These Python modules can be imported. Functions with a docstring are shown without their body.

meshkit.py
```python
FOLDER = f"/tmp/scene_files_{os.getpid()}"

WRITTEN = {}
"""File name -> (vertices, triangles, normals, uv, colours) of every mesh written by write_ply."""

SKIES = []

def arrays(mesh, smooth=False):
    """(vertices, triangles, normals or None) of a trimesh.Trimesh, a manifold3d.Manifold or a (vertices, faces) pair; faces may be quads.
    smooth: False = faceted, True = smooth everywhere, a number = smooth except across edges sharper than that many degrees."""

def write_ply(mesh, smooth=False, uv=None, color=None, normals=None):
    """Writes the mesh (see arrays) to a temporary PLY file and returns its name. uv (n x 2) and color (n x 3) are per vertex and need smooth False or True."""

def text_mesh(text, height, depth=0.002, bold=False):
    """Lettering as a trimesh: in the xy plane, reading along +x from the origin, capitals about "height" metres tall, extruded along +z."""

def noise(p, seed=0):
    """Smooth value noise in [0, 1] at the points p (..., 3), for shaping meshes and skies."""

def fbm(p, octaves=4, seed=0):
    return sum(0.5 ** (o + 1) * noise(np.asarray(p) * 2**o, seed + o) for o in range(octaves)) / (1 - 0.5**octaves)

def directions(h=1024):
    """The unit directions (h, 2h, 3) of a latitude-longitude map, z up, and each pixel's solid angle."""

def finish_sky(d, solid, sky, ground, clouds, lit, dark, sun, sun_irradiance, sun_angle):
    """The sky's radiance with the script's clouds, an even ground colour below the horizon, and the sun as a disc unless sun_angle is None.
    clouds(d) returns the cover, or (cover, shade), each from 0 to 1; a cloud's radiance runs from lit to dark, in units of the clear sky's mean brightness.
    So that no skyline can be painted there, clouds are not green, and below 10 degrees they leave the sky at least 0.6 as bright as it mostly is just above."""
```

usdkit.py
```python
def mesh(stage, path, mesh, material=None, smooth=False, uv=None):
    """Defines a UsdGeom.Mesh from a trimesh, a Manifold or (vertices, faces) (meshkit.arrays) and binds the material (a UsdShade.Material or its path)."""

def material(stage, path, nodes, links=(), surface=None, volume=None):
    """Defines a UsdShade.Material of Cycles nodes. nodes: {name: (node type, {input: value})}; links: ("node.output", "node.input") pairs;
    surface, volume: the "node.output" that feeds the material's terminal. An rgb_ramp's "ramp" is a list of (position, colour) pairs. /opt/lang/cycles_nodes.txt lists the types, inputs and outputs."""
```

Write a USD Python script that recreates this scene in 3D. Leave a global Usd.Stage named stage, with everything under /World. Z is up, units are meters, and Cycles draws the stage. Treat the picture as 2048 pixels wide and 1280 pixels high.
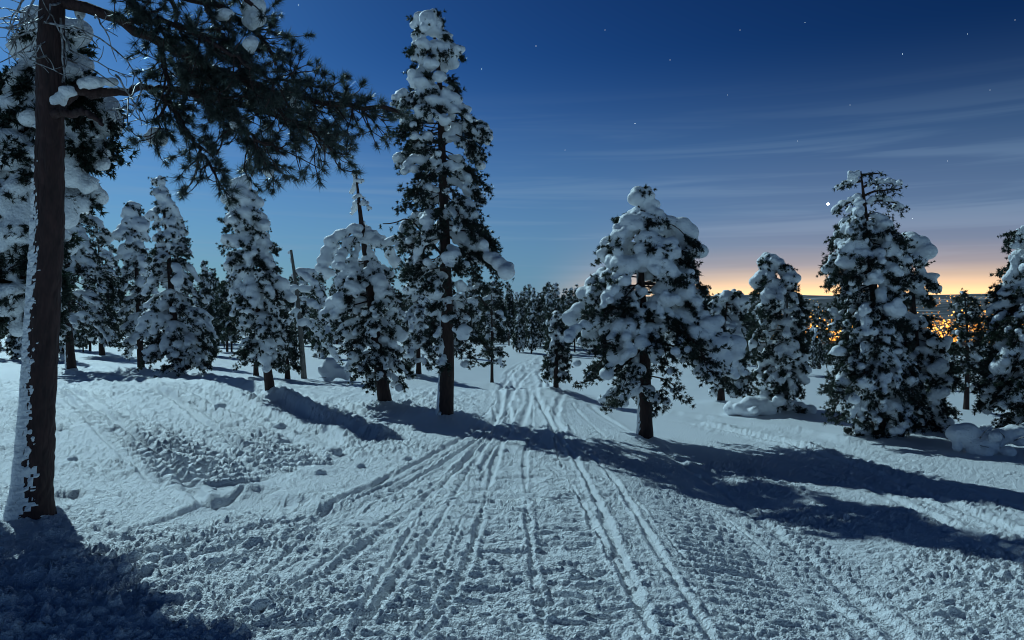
import math
import numpy as np
import usdkit, meshkit
from pxr import Usd, UsdGeom, UsdLux, UsdShade, Gf, Sdf
from scipy.spatial import cKDTree
from scipy.ndimage import zoom as nd_zoom
from scipy.sparse import coo_matrix
from scipy.sparse.csgraph import connected_components

stage = Usd.Stage.CreateInMemory()
UsdGeom.SetStageUpAxis(stage, 'Z')
UsdGeom.SetStageMetersPerUnit(stage, 1.0)
UsdGeom.Xform.Define(stage, '/World')
UsdGeom.Scope.Define(stage, '/World/Looks')

# ------------------------------------------------------------------ camera
EYE, FPX, HOR = 1.6, 1577.0, 640.0
cam = UsdGeom.Camera.Define(stage, '/World/camera')
cam.AddTranslateOp().Set(Gf.Vec3d(0, 0, EYE))
cam.AddRotateXOp().Set(90.0)
cam.CreateHorizontalApertureAttr(36.0)
cam.CreateVerticalApertureAttr(22.5)
cam.CreateFocalLengthAttr(36.0 * FPX / 2048.0)
cam.CreateClippingRangeAttr(Gf.Vec2f(0.05, 200000.0))
cam.CreateExposureAttr(0.0)

# ------------------------------------------------------------------ moonlight and night sky
AZ, EL = math.radians(-37.0), math.radians(35.5)          # towards the moon: ahead on the left, out of frame
MOON = np.array([math.sin(AZ) * math.cos(EL), math.cos(AZ) * math.cos(EL), math.sin(EL)])
moon = UsdLux.DistantLight.Define(stage, '/World/moon_light')
moon.CreateIntensityAttr(0.70)
moon.CreateAngleAttr(0.5)
moon.CreateNormalizeAttr(True)
moon.CreateColorAttr(Gf.Vec3f(0.60, 0.89, 1.0))
moon.AddRotateZOp().Set(-math.degrees(AZ))
moon.AddRotateXOp().Set(-(90.0 - math.degrees(EL)))       # -z of the light then points away from the moon

GLOW_AZ = math.radians(24.0)
gx, gy = math.sin(GLOW_AZ), math.cos(GLOW_AZ)
sky_nodes = {
    'sky': ('sky_texture', {'sky_type': 'single_scattering', 'sun_disc': False, 'sun_elevation': EL, 'sun_rotation': AZ, 'altitude': 300.0, 'air_density': 1.0, 'aerosol_density': 0.6, 'ozone_density': 2.5}),
    'unit': ('mix_color', {'blend_type': 'multiply', 'fac': 1.0, 'b': (0.1, 0.1, 0.1), 'use_clamp': False}),
    'deep': ('gamma', {'gamma': 2.25}),
    'tint': ('mix_color', {'blend_type': 'multiply', 'fac': 1.0, 'b': (2.0, 4.3, 5.5), 'use_clamp': False}),
    'co': ('texture_coordinate', {}),
    'sep': ('separate_xyz', {}),
    # cirrus veils low in the sky
    'map': ('mapping', {'scale': (1.6, 1.6, 38.0), 'rotation': (0.03, 0.05, 0.0)}),
    'cir': ('noise_texture', {'scale': 1.5, 'detail': 5.0, 'roughness': 0.55, 'distortion': 0.6}),
    'cirr': ('map_range', {'range_type': 'smoothstep', 'from_min': 0.45, 'from_max': 0.70, 'to_min': 0.0, 'to_max': 0.42, 'clamp': True}),
    'cirm': ('map_range', {'range_type': 'smoothstep', 'from_min': 0.30, 'from_max': 0.06, 'to_min': 0.0, 'to_max': 1.0, 'clamp': True}),
    'cirf': ('math', {'math_type': 'multiply'}),
    'cirmix': ('mix_color', {'blend_type': 'mix', 'b': (2.1, 3.4, 5.0), 'use_clamp': False}),
    'veilz': ('map_range', {'range_type': 'smoothstep', 'from_min': 0.0, 'from_max': 0.33, 'to_min': 0.72, 'to_max': 0.0, 'clamp': True}),
    'veil': ('mix_color', {'blend_type': 'mix', 'b': (1.55, 2.8, 4.7), 'use_clamp': False}),
    # glow of the town's lamps low over the hills
    'gdot': ('vector_math', {'math_type': 'dot_product', 'vector2': (gx, gy, 0.0)}),
    'gaz': ('map_range', {'range_type': 'smoothstep', 'from_min': 0.92, 'from_max': 1.0, 'to_min': 0.0, 'to_max': 1.0, 'clamp': True}),
    'gr': ('rgb_ramp', {'ramp': [(0.0, (16.0, 8.0, 1.0)), (0.11, (13.5, 6.8, 0.9)), (0.133, (10.0, 4.9, 0.6)), (0.167, (6.2, 3.0, 0.3)), (0.217, (2.8, 1.2, 0.1)), (0.30, (1.1, 0.45, 0.1)), (0.43, (0.35, 0.14, 0.06)), (0.7, (0.03, 0.02, 0.02)), (1.0, (0, 0, 0))]}),
    'gz': ('map_range', {'from_min': 0.0, 'from_max': 0.30, 'to_min': 0.0, 'to_max': 1.0, 'clamp': True}),
    'gcol': ('mix_color', {'blend_type': 'multiply', 'fac': 1.0, 'use_clamp': False}),
    'gadd': ('mix_color', {'blend_type': 'add', 'fac': 1.0, 'use_clamp': False}),
    'bg': ('background_shader', {'strength': 0.10}),
}
sky_links = [('sky.color', 'unit.a'), ('unit.result', 'deep.color'), ('deep.color', 'tint.a'), ('co.generated', 'sep.vector'), ('co.generated', 'map.vector'), ('map.vector', 'cir.vector'), ('cir.fac', 'cirr.value'),
             ('sep.z', 'cirm.value'), ('cirr.result', 'cirf.value1'), ('cirm.result', 'cirf.value2'), ('cirf.value', 'cirmix.fac'), ('sep.z', 'veilz.value'), ('veilz.result', 'veil.fac'), ('tint.result', 'veil.a'), ('veil.result', 'cirmix.a'),
             ('co.generated', 'gdot.vector1'), ('gdot.value', 'gaz.value'), ('sep.z', 'gz.value'), ('gz.result', 'gr.fac'), ('gr.color', 'gcol.a'), ('gaz.result', 'gcol.b'),
             ('cirmix.result', 'gadd.a'), ('gcol.result', 'gadd.b'), ('gadd.result', 'bg.color')]
sky_mat = usdkit.material(stage, '/World/Looks/night_sky', sky_nodes, sky_links, surface='bg.background')
sky = UsdLux.DomeLight.Define(stage, '/World/sky')
UsdShade.MaterialBindingAPI.Apply(sky.GetPrim()).Bind(sky_mat)
sky.GetPrim().SetCustomDataByKey('kind', 'structure')

# ------------------------------------------------------------------ materials
MAT = {}
def mat(name, nodes, links, surface):
    MAT[name] = usdkit.material(stage, '/World/Looks/' + name, nodes, links, surface=surface)

def snow_mat(name, col_a, col_b, bump, scale):
    mat(name, {
        'co': ('geometry', {}),
        'n1': ('noise_texture', {'scale': 1.7, 'detail': 3.0}),
        'mx': ('mix_color', {'a': col_a, 'b': col_b}),
        'n2': ('noise_texture', {'scale': scale, 'detail': 4.0, 'roughness': 0.65}),
        'v2': ('voronoi_texture', {'scale': 2.4 * scale, 'feature': 'f1'}),
        'ad': ('math', {'math_type': 'multiply_add', 'value2': 0.35}),
        'b': ('bump', {'strength': 0.85, 'distance': bump}),
        'p': ('principled_bsdf', {'roughness': 0.55, 'specular_ior_level': 0.35})},
        [('co.position', 'n1.vector'), ('n1.fac', 'mx.fac'), ('mx.result', 'p.base_color'), ('co.position', 'n2.vector'), ('co.position', 'v2.vector'), ('v2.distance', 'ad.value1'), ('n2.fac', 'ad.value3'), ('ad.value', 'b.height'), ('b.normal', 'p.normal')], 'p.BSDF')
snow_mat('ground_snow', (0.80, 0.83, 0.86), (0.86, 0.88, 0.90), 0.035, 34.0)
snow_mat('tree_snow', (0.80, 0.83, 0.86), (0.88, 0.89, 0.91), 0.026, 18.0)
def bark_mat(name, dark, light):
    mat(name, {
        'co': ('texture_coordinate', {}),
        'mp': ('mapping', {'scale': (1.0, 1.0, 0.25)}),
        'v': ('voronoi_texture', {'scale': 26.0, 'feature': 'distance_to_edge'}),
        'n': ('noise_texture', {'scale': 18.0, 'detail': 5.0, 'roughness': 0.7}),
        'r': ('rgb_ramp', {'ramp': [(0.25, dark), (0.75, light)]}),
        'b': ('bump', {'strength': 0.9, 'distance': 0.02}),
        'p': ('principled_bsdf', {'roughness': 0.85})},
        [('co.object', 'mp.vector'), ('mp.vector', 'v.vector'), ('mp.vector', 'n.vector'), ('n.fac', 'r.fac'), ('r.color', 'p.base_color'), ('v.distance', 'b.height'), ('b.normal', 'p.normal')], 'p.BSDF')
bark_mat('pine_bark', (0.012, 0.006, 0.005), (0.058, 0.026, 0.021))
bark_mat('red_bark', (0.012, 0.006, 0.006), (0.066, 0.028, 0.025))
bark_mat('grey_bark', (0.06, 0.055, 0.05), (0.22, 0.20, 0.18))
mat('pine_needles', {
    'g': ('geometry', {}),
    'r': ('rgb_ramp', {'ramp': [(0.0, (0.012, 0.020, 0.016)), (0.7, (0.028, 0.042, 0.032)), (1.0, (0.06, 0.072, 0.06))]}),
    'p': ('principled_bsdf', {'roughness': 0.42, 'specular_ior_level': 0.5}),
    't': ('translucent_bsdf', {'color': (0.05, 0.09, 0.05)}),
    'm': ('mix_closure', {'fac': 0.18})},
    [('g.random_per_island', 'r.fac'), ('r.color', 'p.base_color'), ('p.BSDF', 'm.closure1'), ('t.BSDF', 'm.closure2')], 'm.closure')
mat('frosted_needles', {
    'g': ('geometry', {}),
    'r': ('rgb_ramp', {'ramp': [(0.0, (0.013, 0.022, 0.017)), (0.62, (0.028, 0.044, 0.034)), (0.80, (0.10, 0.13, 0.12)), (1.0, (0.42, 0.47, 0.48))]}),
    'p': ('principled_bsdf', {'roughness': 0.36, 'specular_ior_level': 0.7}),
    't': ('translucent_bsdf', {'color': (0.12, 0.17, 0.15)}),
    'm': ('mix_closure', {'fac': 0.25})},
    [('g.random_per_island', 'r.fac'), ('r.color', 'p.base_color'), ('p.BSDF', 'm.closure1'), ('t.BSDF', 'm.closure2')], 'm.closure')
mat('frosted_twig', {
    'co': ('geometry', {}),
    'n': ('noise_texture', {'scale': 25.0, 'detail': 3.0}),
    'r': ('rgb_ramp', {'ramp': [(0.35, (0.05, 0.035, 0.03)), (0.7, (0.45, 0.47, 0.5))]}),
    'p': ('principled_bsdf', {'roughness': 0.5})},
    [('co.position', 'n.vector'), ('n.fac', 'r.fac'), ('r.color', 'p.base_color')], 'p.BSDF')
mat('hill_forest', {
    'co': ('geometry', {}),
    'n': ('noise_texture', {'scale': 0.004, 'detail': 8.0, 'roughness': 0.65}),
    'r': ('rgb_ramp', {'ramp': [(0.40, (0.035, 0.045, 0.05)), (0.52, (0.09, 0.09, 0.10)), (0.66, (0.42, 0.44, 0.46))]}),
    'p': ('principled_bsdf', {'roughness': 0.9})},
    [('co.position', 'n.vector'), ('n.fac', 'r.fac'), ('r.color', 'p.base_color')], 'p.BSDF')
for nm, c, s in (('lamp_amber', (1.0, 0.40, 0.06), 2.6), ('lamp_yellow', (1.0, 0.55, 0.14), 3.2), ('lamp_dim', (1.0, 0.36, 0.05), 0.9), ('star_white', (0.8, 0.92, 1.0), 1.6), ('planet_white', (0.85, 0.95, 1.0), 6.0)):
    mat(nm, {'e': ('emission', {'color': c, 'strength': s})}, [], 'e.emission')
mat('house_wall', {'co': ('geometry', {}), 'n': ('noise_texture', {'scale': 0.05}), 'r': ('rgb_ramp', {'ramp': [(0.3, (0.12, 0.1, 0.09)), (0.7, (0.3, 0.27, 0.24))]}), 'p': ('principled_bsdf', {'roughness': 0.8})},
    [('co.position', 'n.vector'), ('n.fac', 'r.fac'), ('r.color', 'p.base_color')], 'p.BSDF')

# ------------------------------------------------------------------ prim helpers
COUNT = {}
def numbered(parent, name):
    k = parent + '/' + name
    n = COUNT.get(k, 0)
    COUNT[k] = n + 1
    return k if n == 0 else f'{k}_{n:03d}'
def obj(name, mesh, m, parent=None, smooth=False, kind=None, label=None):
    p = numbered(str(parent.GetPath()) if parent else '/World', name)
    g = usdkit.mesh(stage, p, mesh, MAT[m], smooth=smooth)
    if m in ('pine_needles', 'frosted_needles'):
        g.CreateDoubleSidedAttr(True)
    if kind: g.GetPrim().SetCustomDataByKey('kind', kind)
    if label: g.GetPrim().SetCustomDataByKey('label', label)
    return g.GetPrim()
def tag(o, label=None, cat=None, group=None, kind=None):
    for k, v in (('label', label), ('category', cat), ('group', group), ('kind', kind)):
        if v: o.SetCustomDataByKey(k, v)
    return o
def thing(name, loc, label, cat, group=None, rotz=0.0, scale=None):
    x = UsdGeom.Xform.Define(stage, numbered('/World', name))
    x.AddTranslateOp().Set(Gf.Vec3d(*map(float, loc)))
    if rotz: x.AddRotateZOp().Set(float(rotz))
    if scale is not None: x.AddScaleOp().Set(Gf.Vec3f(*map(float, scale)))
    return tag(x.GetPrim(), label, cat, group)
def join(parts):
    v, f, n = [], [], 0
    for a, b in parts:
        v.append(a); f.append(np.asarray(b) + n); n += len(a)
    return np.vstack(v), np.vstack(f)
def at(px, py, d):
    return np.array([(px - 1024.0) / FPX * d, d, EYE - (py - HOR) / FPX * d])

# ------------------------------------------------------------------ terrain
def sstep(a, b, x):
    t = np.clip((x - a) / (b - a), 0, 1)
    return t * t * (3 - 2 * t)
def n2(x, y, s, seed, z=0.0):
    return meshkit.noise(np.stack([x * s, y * s, np.full_like(x, z + 0.37 * seed)], -1), seed)
def fb2(x, y, s, o, seed):
    return sum(0.5 ** (k + 1) * n2(x, y, s * 2 ** k, seed + k) for k in range(o)) / (1 - 0.5 ** o)
def path_x(y):
    return np.interp(y, [0, 9, 12, 17, 22, 28, 34, 42, 60], [0.1, 0.1, 0.27, 0.42, 0.45, 0.6, 1.8, 3.9, 7.0])
def base_z(x, y):
    """The lie of the land, metres."""
    x, y = np.asarray(x, float), np.asarray(y, float)
    d = np.hypot(x, y)
    z = 0.22 * (fb2(x, y, 1 / 9.0, 2, 11) - 0.5) * sstep(3, 12, d)
    z = z + 0.30 * np.exp(-((x + 7.5) / 3.2) ** 2 - ((y - 15.0) / 4.5) ** 2)            # bank on the left
    off = x - path_x(y)
    z = z + np.interp(y, [0, 15, 17.5, 22, 27, 34, 42, 60], [0, 0, 0.04, -0.42, -0.38, -0.05, 0.22, 0.30]) * np.exp(-(off / (2.2 + 0.03 * y)) ** 2)
    z = z - 0.20 * sstep(0.7, 2.4, x) * sstep(30.0, 18.0, y) * sstep(0.0, 3.0, y)
    z = z + 1.2 * (fb2(x, y, 1 / 40.0, 2, 21) - 0.5) * sstep(30, 90, d)
    right = sstep(0.16, 0.42, x / np.maximum(y, 1.0)) * (y > 0)
    z = z - right * 0.055 * np.maximum(d - 26, 0) * (d < 1e9)
    z = np.where(d > 150, z - (d - 150) * 0.04 * (1 - right), z)
    return np.maximum(z, -75.0) + 4.0 * (z < -74)
def cast(px, py, lo=2.5, hi=400.0):
    """The point of the ground seen at a pixel of the photograph."""
    d = np.exp(np.linspace(math.log(lo), math.log(hi), 1500))
    x, z = (px - 1024.0) / FPX * d, EYE - (py - HOR) / FPX * d
    hit = np.nonzero(z <= base_z(x, d))[0]
    k = hit[0] if len(hit) else len(d) - 1
    return np.array([x[k], d[k], float(base_z(x[k:k + 1], d[k:k + 1])[0])])
def flat(px, py):
    d = EYE * FPX / (py - HOR)
    return (px - 1024.0) / FPX * d, d
def smooth_line(pts, step=0.02):
    p = np.array([flat(*q) for q in pts])
    from scipy.interpolate import PchipInterpolator
    t = np.r_[0, np.cumsum(np.hypot(*np.diff(p, axis=0).T))]
    n = max(int(t[-1] / step), 8)
    s = np.linspace(0, t[-1], n)
    return np.stack([PchipInterpolator(t, p[:, 0])(s), PchipInterpolator(t, p[:, 1])(s)], 1), s

RUTS = [  # pixel polyline, half width, depth, berm
    ([(1310, 1290), (1245, 1130), (1197, 1010), (1162, 935), (1138, 895), (1116, 868), (1097, 835), (1078, 806)], 0.030, 0.050, 0.030),
    ([(1430, 1290), (1352, 1160), (1287, 1050), (1227, 950), (1186, 910), (1150, 880), (1122, 850), (1100, 822)], 0.028, 0.030, 0.028),
    ([(700, 1290), (800, 1160), (880, 1040), (940, 935), (968, 890), (990, 850), (985, 815)], 0.028, 0.035, 0.022),
    ([(845, 1290), (935, 1130), (965, 1020), (987, 930), (1004, 880), (1022, 850), (1020, 815)], 0.026, 0.030, 0.025),
    ([(-60, 1190), (150, 1138), (330, 1108), (470, 1070), (600, 1030), (760, 960), (900, 885), (960, 850)], 0.05, 0.055, 0.035),
    ([(-40, 1240), (200, 1180), (420, 1110), (620, 1050), (790, 975), (930, 890)], 0.04, 0.03, 0.02),
    ([(430, 1290), (600, 1190), (740, 1090), (860, 990), (950, 900)], 0.045, 0.04, 0.025),
    ([(225, 1080), (330, 1042), (420, 1003), (500, 965)], 0.05, 0.05, 0.03),
    ([(2150, 1060), (1930, 975), (1760, 910), (1600, 862), (1450, 832), (1300, 812)], 0.07, 0.045, 0.04),
    ([(2150, 1010), (1900, 925), (1700, 880), (1540, 850), (1400, 822)], 0.06, 0.04, 0.035),
    ([(1900, 1290), (1700, 1130), (1540, 1010), (1430, 930), (1330, 870), (1240, 832), (1180, 802)], 0.06, 0.04, 0.035),
    
    ([(100, 778), (190, 840), (260, 875), (335, 930), (410, 1000)], 0.07, 0.06, 0.05),
    ([(100, 800), (200, 880), (300, 960)], 0.05, 0.04, 0.04),
    ([(170, 760), (300, 800), (420, 860), (520, 920)], 0.06, 0.06, 0.05),
    ([(1560, 880), (1740, 935), (1900, 1000), (2150, 1110)], 0.05, 0.03, 0.03),
]
_rt = np.random.default_rng(31)
RUTS = [(l, 0.85 * w, 1.15 * dep, 1.0 * b) for l, w, dep, b in RUTS]
for _o in np.linspace(-1.6, 1.8, 7):                             # the packed trail's many shallow runner lines
    _o = _o + _rt.normal() * 0.16
    RUTS.append(([(1024 + (px0 + _o * k) * FPX / d0, HOR + EYE * FPX / d0) for d0, px0, k in ((3.9, 0.1, 1.0), (6.5, 0.1 + _rt.normal() * 0.05, 0.95), (9.0, 0.12 + _rt.normal() * 0.05, 0.8), (12.0, 0.27, 0.55), (15.5, 0.38, 0.42))], _rt.uniform(0.012, 0.022), _rt.uniform(0.016, 0.034), _rt.uniform(0.010, 0.022)))
for _k in range(4):                                                # and those sweeping in from the left
    _t = _rt.uniform(0, 1)
    RUTS.append(([(-60 + 520 * _t, 1150 + 140 * _t + _rt.normal() * 14), (330 + 250 * _t, 1080 + 130 * _t + _rt.normal() * 14), (620 + 110 * _t, 1010 + 75 * _t), (880 + 40 * _t, 900 + 30 * _t), (985, 850)], _rt.uniform(0.014, 0.026), _rt.uniform(0.02, 0.04), _rt.uniform(0.012, 0.024)))
RIDGES = [  # the ploughed bank of parallel ridges on the left
    ([(90, 742), (250, 760), (400, 785), (540, 826), (690, 872)], 0.16, 0.10),
    ([(180, 738), (330, 752), (480, 782), (600, 822), (700, 850)], 0.18, 0.12),
    ([(300, 742), (420, 756), (540, 790), (640, 825), (760, 862)], 0.16, 0.11),
    ([(120, 770), (260, 790), (420, 830), (560, 880)], 0.12, 0.09),
    ([(420, 765), (560, 800), (660, 850), (700, 880)], 0.14, 0.10),
    ([(1330, 800), (1480, 818), (1640, 838), (1700, 850)], 0.15, 0.06),
    ([(1420, 822), (1560, 850), (1660, 872)], 0.15, 0.05),
]
BELTS = [  # ribbed tread of a snowmobile belt: polyline, half width, rib depth, rib pitch
    ([(120, 800), (230, 850), (330, 900), (440, 965)], 0.48, 0.10, 0.24),
    ([(1150, 1290), (1130, 1100), (1100, 950), (1080, 870), (1050, 810)], 0.30, 0.020, 0.13),
    ([(1560, 1290), (1470, 1130), (1390, 1020), (1300, 930), (1220, 880), (1150, 840)], 0.32, 0.032, 0.14),
    ([(900, 1290), (950, 1120), (1000, 980), (1030, 890), (1045, 840)], 0.28, 0.016, 0.13),
    ([(1750, 1200), (1640, 1080), (1520, 980), (1420, 910), (1320, 860)], 0.30, 0.024, 0.14),
    ([(-20, 760), (60, 800), (160, 870)], 0.42, 0.09, 0.26),
    ([(250, 775), (360, 815), (480, 870), (600, 935)], 0.42, 0.08, 0.24),
]
MOUNDS = []          # filled in by the trees: (x, y, height, radius)
def ground_z(x, y):
    """Base terrain plus ruts, ribs and trampled crumbs."""
    z = base_z(x, y)
    d = np.hypot(x, y)
    near = (d < 45) & (y > 0)
    xn, yn = x[near], y[near]
    dn = d[near]
    h = np.zeros_like(xn)
    wob = 0.09 * (fb2(xn, yn, 1.6, 3, 5) - 0.5)
    rough = np.exp(-((xn - path_x(yn)) / (1.9 - 0.045 * np.clip(yn, 0, 22))) ** 4)                       # the packed road
    rough = np.maximum(rough, 0.95 * sstep(23.0, 15.0, yn) * sstep(0.0, -0.4, (xn - 0.0)) * sstep(-12.5, -9.5, xn))
    rough = np.maximum(rough, 0.65 * sstep(12.5, 9.0, yn) * sstep(7.5, 5.0, xn) * (xn > 0))
    pts = np.stack([xn, yn], 1)
    yy = np.linspace(11.5, 44, 900)
    far = [(np.stack([path_x(yy) + o + 0.12 * np.sin(yy * 0.5 + o * 7) + 0.1 * np.sin(yy * 0.23 + o * 3), yy], 1), 0.05, 0.055, 0.035) for o in (-0.75, -0.4, -0.1, 0.3, 0.65)]
    for line, w, dep, berm in RUTS + far:
        c, s = smooth_line(line) if isinstance(line, list) else (line, None)
        sel = (yn > c[:, 1].min() - 1) & (yn < c[:, 1].max() + 1) & (xn > c[:, 0].min() - 1) & (xn < c[:, 0].max() + 1)
        dist, k = cKDTree(c).query(pts[sel], distance_upper_bound=0.6)
        ok = np.isfinite(dist)
        idx = np.nonzero(sel)[0][ok]
        r = np.maximum(dist[ok] + wob[idx], 0)
        fade = np.clip(1.3 * fb2(xn[idx], yn[idx], 0.9, 2, 77) + 0.1, 0.25, 1)
        jag = 0.6 + 0.8 * n2(xn[idx], yn[idx], 14.0, 9)
        dep, berm = 0.6 * dep, 0.5 * berm
        h[idx] += fade * (-dep * np.exp(-(r / w) ** 4) + berm * jag * np.exp(-((r - 2.0 * w) / (0.9 * w)) ** 2))
        rough[idx] *= 1 - 0.55 * np.exp(-(r / (1.1 * w)) ** 2)
    for line, w, hh in RIDGES:
        hh = 0.8 * hh
        c, s = smooth_line(line, 0.05)
        dist, k = cKDTree(c).query(pts, distance_upper_bound=1.2)
        ok = np.isfinite(dist)
        r = np.abs(dist[ok] + 2 * wob[ok])
        h[ok] += hh * (0.7 + 0.5 * fb2(xn[ok], yn[ok], 0.35, 2, 31)) * np.exp(-(r / w) ** 2) - 0.4 * hh * np.exp(-((r - 2 * w) / w) ** 2)
        rough[ok] = np.maximum(rough[ok], 0.5 * np.exp(-(r / 0.5) ** 2))
    for line, w, dep, pitch in BELTS:
        c, s = smooth_line(line)
        dist, k = cKDTree(c).query(pts, distance_upper_bound=0.7)
        ok = np.isfinite(dist)
        m = np.exp(-(dist[ok] / w) ** 6)
        ph = s[k[ok]] / pitch + 1.5 * (fb2(xn[ok], yn[ok], 1.8, 3, 41) - 0.5)
        rib = (0.5 + 0.5 * np.cos(2 * np.pi * ph)) ** 1.6
        h[ok] += m * dep * (rib - 0.6) * np.clip(1.7 * fb2(xn[ok], yn[ok], 0.9, 2, 43) + 0.05, 0.25, 1.2)
    for line, w, dep, pitch in BELTS:
        c, s = smooth_line(line, 0.05)
        dist, k = cKDTree(c).query(pts, distance_upper_bound=0.8)
        ok = np.isfinite(dist)
        rough[ok] *= 1 - 0.6 * np.exp(-(dist[ok] / w) ** 6)                                    # pressed flat under the belt
    # crumbs: billowed noise, sharp crests, several sizes
    wx, wy = 0.10 * (fb2(xn, yn, 4.0, 2, 57) - 0.5), 0.10 * (fb2(xn, yn, 4.0, 2, 58) - 0.5)
    x0n, y0n = xn, yn
    xn, yn = 0.8 * xn + wx, yn + wy
    b1 = np.abs(2 * n2(xn, yn, 5.5, 51) - 1)
    b2 = np.abs(2 * n2(xn + 0.3 * b1, yn, 16.0, 52) - 1)
    b3 = np.abs(2 * n2(xn, yn, 35.0, 53) - 1)
    l1 = np.maximum(n2(xn, yn, 9.0, 54) - 0.60, 0)
    l2 = np.maximum(n2(xn, yn, 21.0, 55) - 0.58, 0)
    l3 = np.maximum(n2(xn, yn, 40.0, 56) - 0.55, 0)
    patch = np.clip(3.4 * fb2(xn, yn, 0.7, 3, 61) - 1.15, 0.18, 1.2)
    road = np.exp(-((x0n - path_x(y0n)) / (1.8 - 0.045 * np.clip(y0n, 0, 22))) ** 4)
    tr1 = np.abs(2 * n2(0.34 * xn, yn + 0.4 * wx, 15.0, 62) - 1)                         # cross ribs of many belts, broken up
    tr2 = np.abs(2 * n2(0.4 * xn, yn, 29.0, 63) - 1)
    fine = sstep(24.0, 9.0, dn)
    h += (1 - fine) * rough * (0.11 * (0.45 - b1) + 0.08 * (fb2(x0n, y0n, 2.2, 2, 64) - 0.5))
    h += fine * road * (0.034 * (0.45 - tr1) + 0.026 * (0.45 - tr2)) * (0.6 + 0.5 * patch)
    h += fine * sstep(14.0, 10.0, dn) * (0.014 * (0.5 - b2) + 0.012 * (0.5 - b3))
    h += rough * patch * (1 - 0.68 * road) * (0.022 * (0.45 - b1) + fine * 0.040 * (0.45 - b2) + fine * 0.034 * (0.5 - b3) + 0.10 * l1 + 0.14 * l2 + fine * 0.09 * l3)
    xn, yn = x0n, y0n
    # hollows and footprints in the soft snow on the left
    hol = sstep(0.60, 0.74, n2(xn, yn * 1.7, 1.25, 66)) * sstep(-0.9, -1.8, xn) * sstep(9.0, 7.0, yn)
    h -= 0.10 * hol
    h += (1 - rough) * 0.03 * (fb2(xn, yn, 1.6, 3, 71) - 0.5) + 0.004 * n2(xn, yn, 30.0, 72)
    for mx, my, mh, mr in MOUNDS:
        r2 = ((xn - mx) ** 2 + (yn - my) ** 2) / mr ** 2
        s = r2 < 9
        h[s] += mh * np.exp(-r2[s])
    z = z.copy()
    z[near] += h * sstep(45, 30, dn)
    return z
def build_ground():
    fa = np.linspace(math.radians(-46), math.radians(46), 1180)
    ca = np.linspace(math.radians(46), math.radians(314), 46)[1:-1]
    ang = np.r_[fa, ca]
    rad = [0.4, 0.8, 1.2, 1.6, 2.0, 2.3, 2.6, 2.85]
    while rad[-1] < 60:
        r = rad[-1]
        rad.append(r + min(max(r * r / (788 * 1.6) * 0.72, 0.011 if r > 3 else 0.03), 0.6))
    while rad[-1] < 1800:
        rad.append(rad[-1] * 1.05)
    rad = np.array(rad)
    A, R = np.meshgrid(ang, rad, indexing='xy')
    x, y = R * np.sin(A), R * np.cos(A)
    z = ground_z(x.ravel(), y.ravel())
    nA, nR = len(ang), len(rad)
    v = np.vstack([np.stack([x.ravel(), y.ravel(), z], 1), [[0, 0, 0.0]]])
    i, j = np.meshgrid(np.arange(nR - 1), np.arange(nA), indexing='ij')
    a, b = i * nA + j, i * nA + (j + 1) % nA
    c, e = a + nA, b + nA
    f = np.vstack([np.stack([a, b, e], -1).reshape(-1, 3), np.stack([a, e, c], -1).reshape(-1, 3)])
    k = np.arange(nA)
    f = np.vstack([f, np.stack([np.full(nA, nA * nR), (k + 1) % nA, k], 1)])
    return v, f[:, ::-1].copy()

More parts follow.
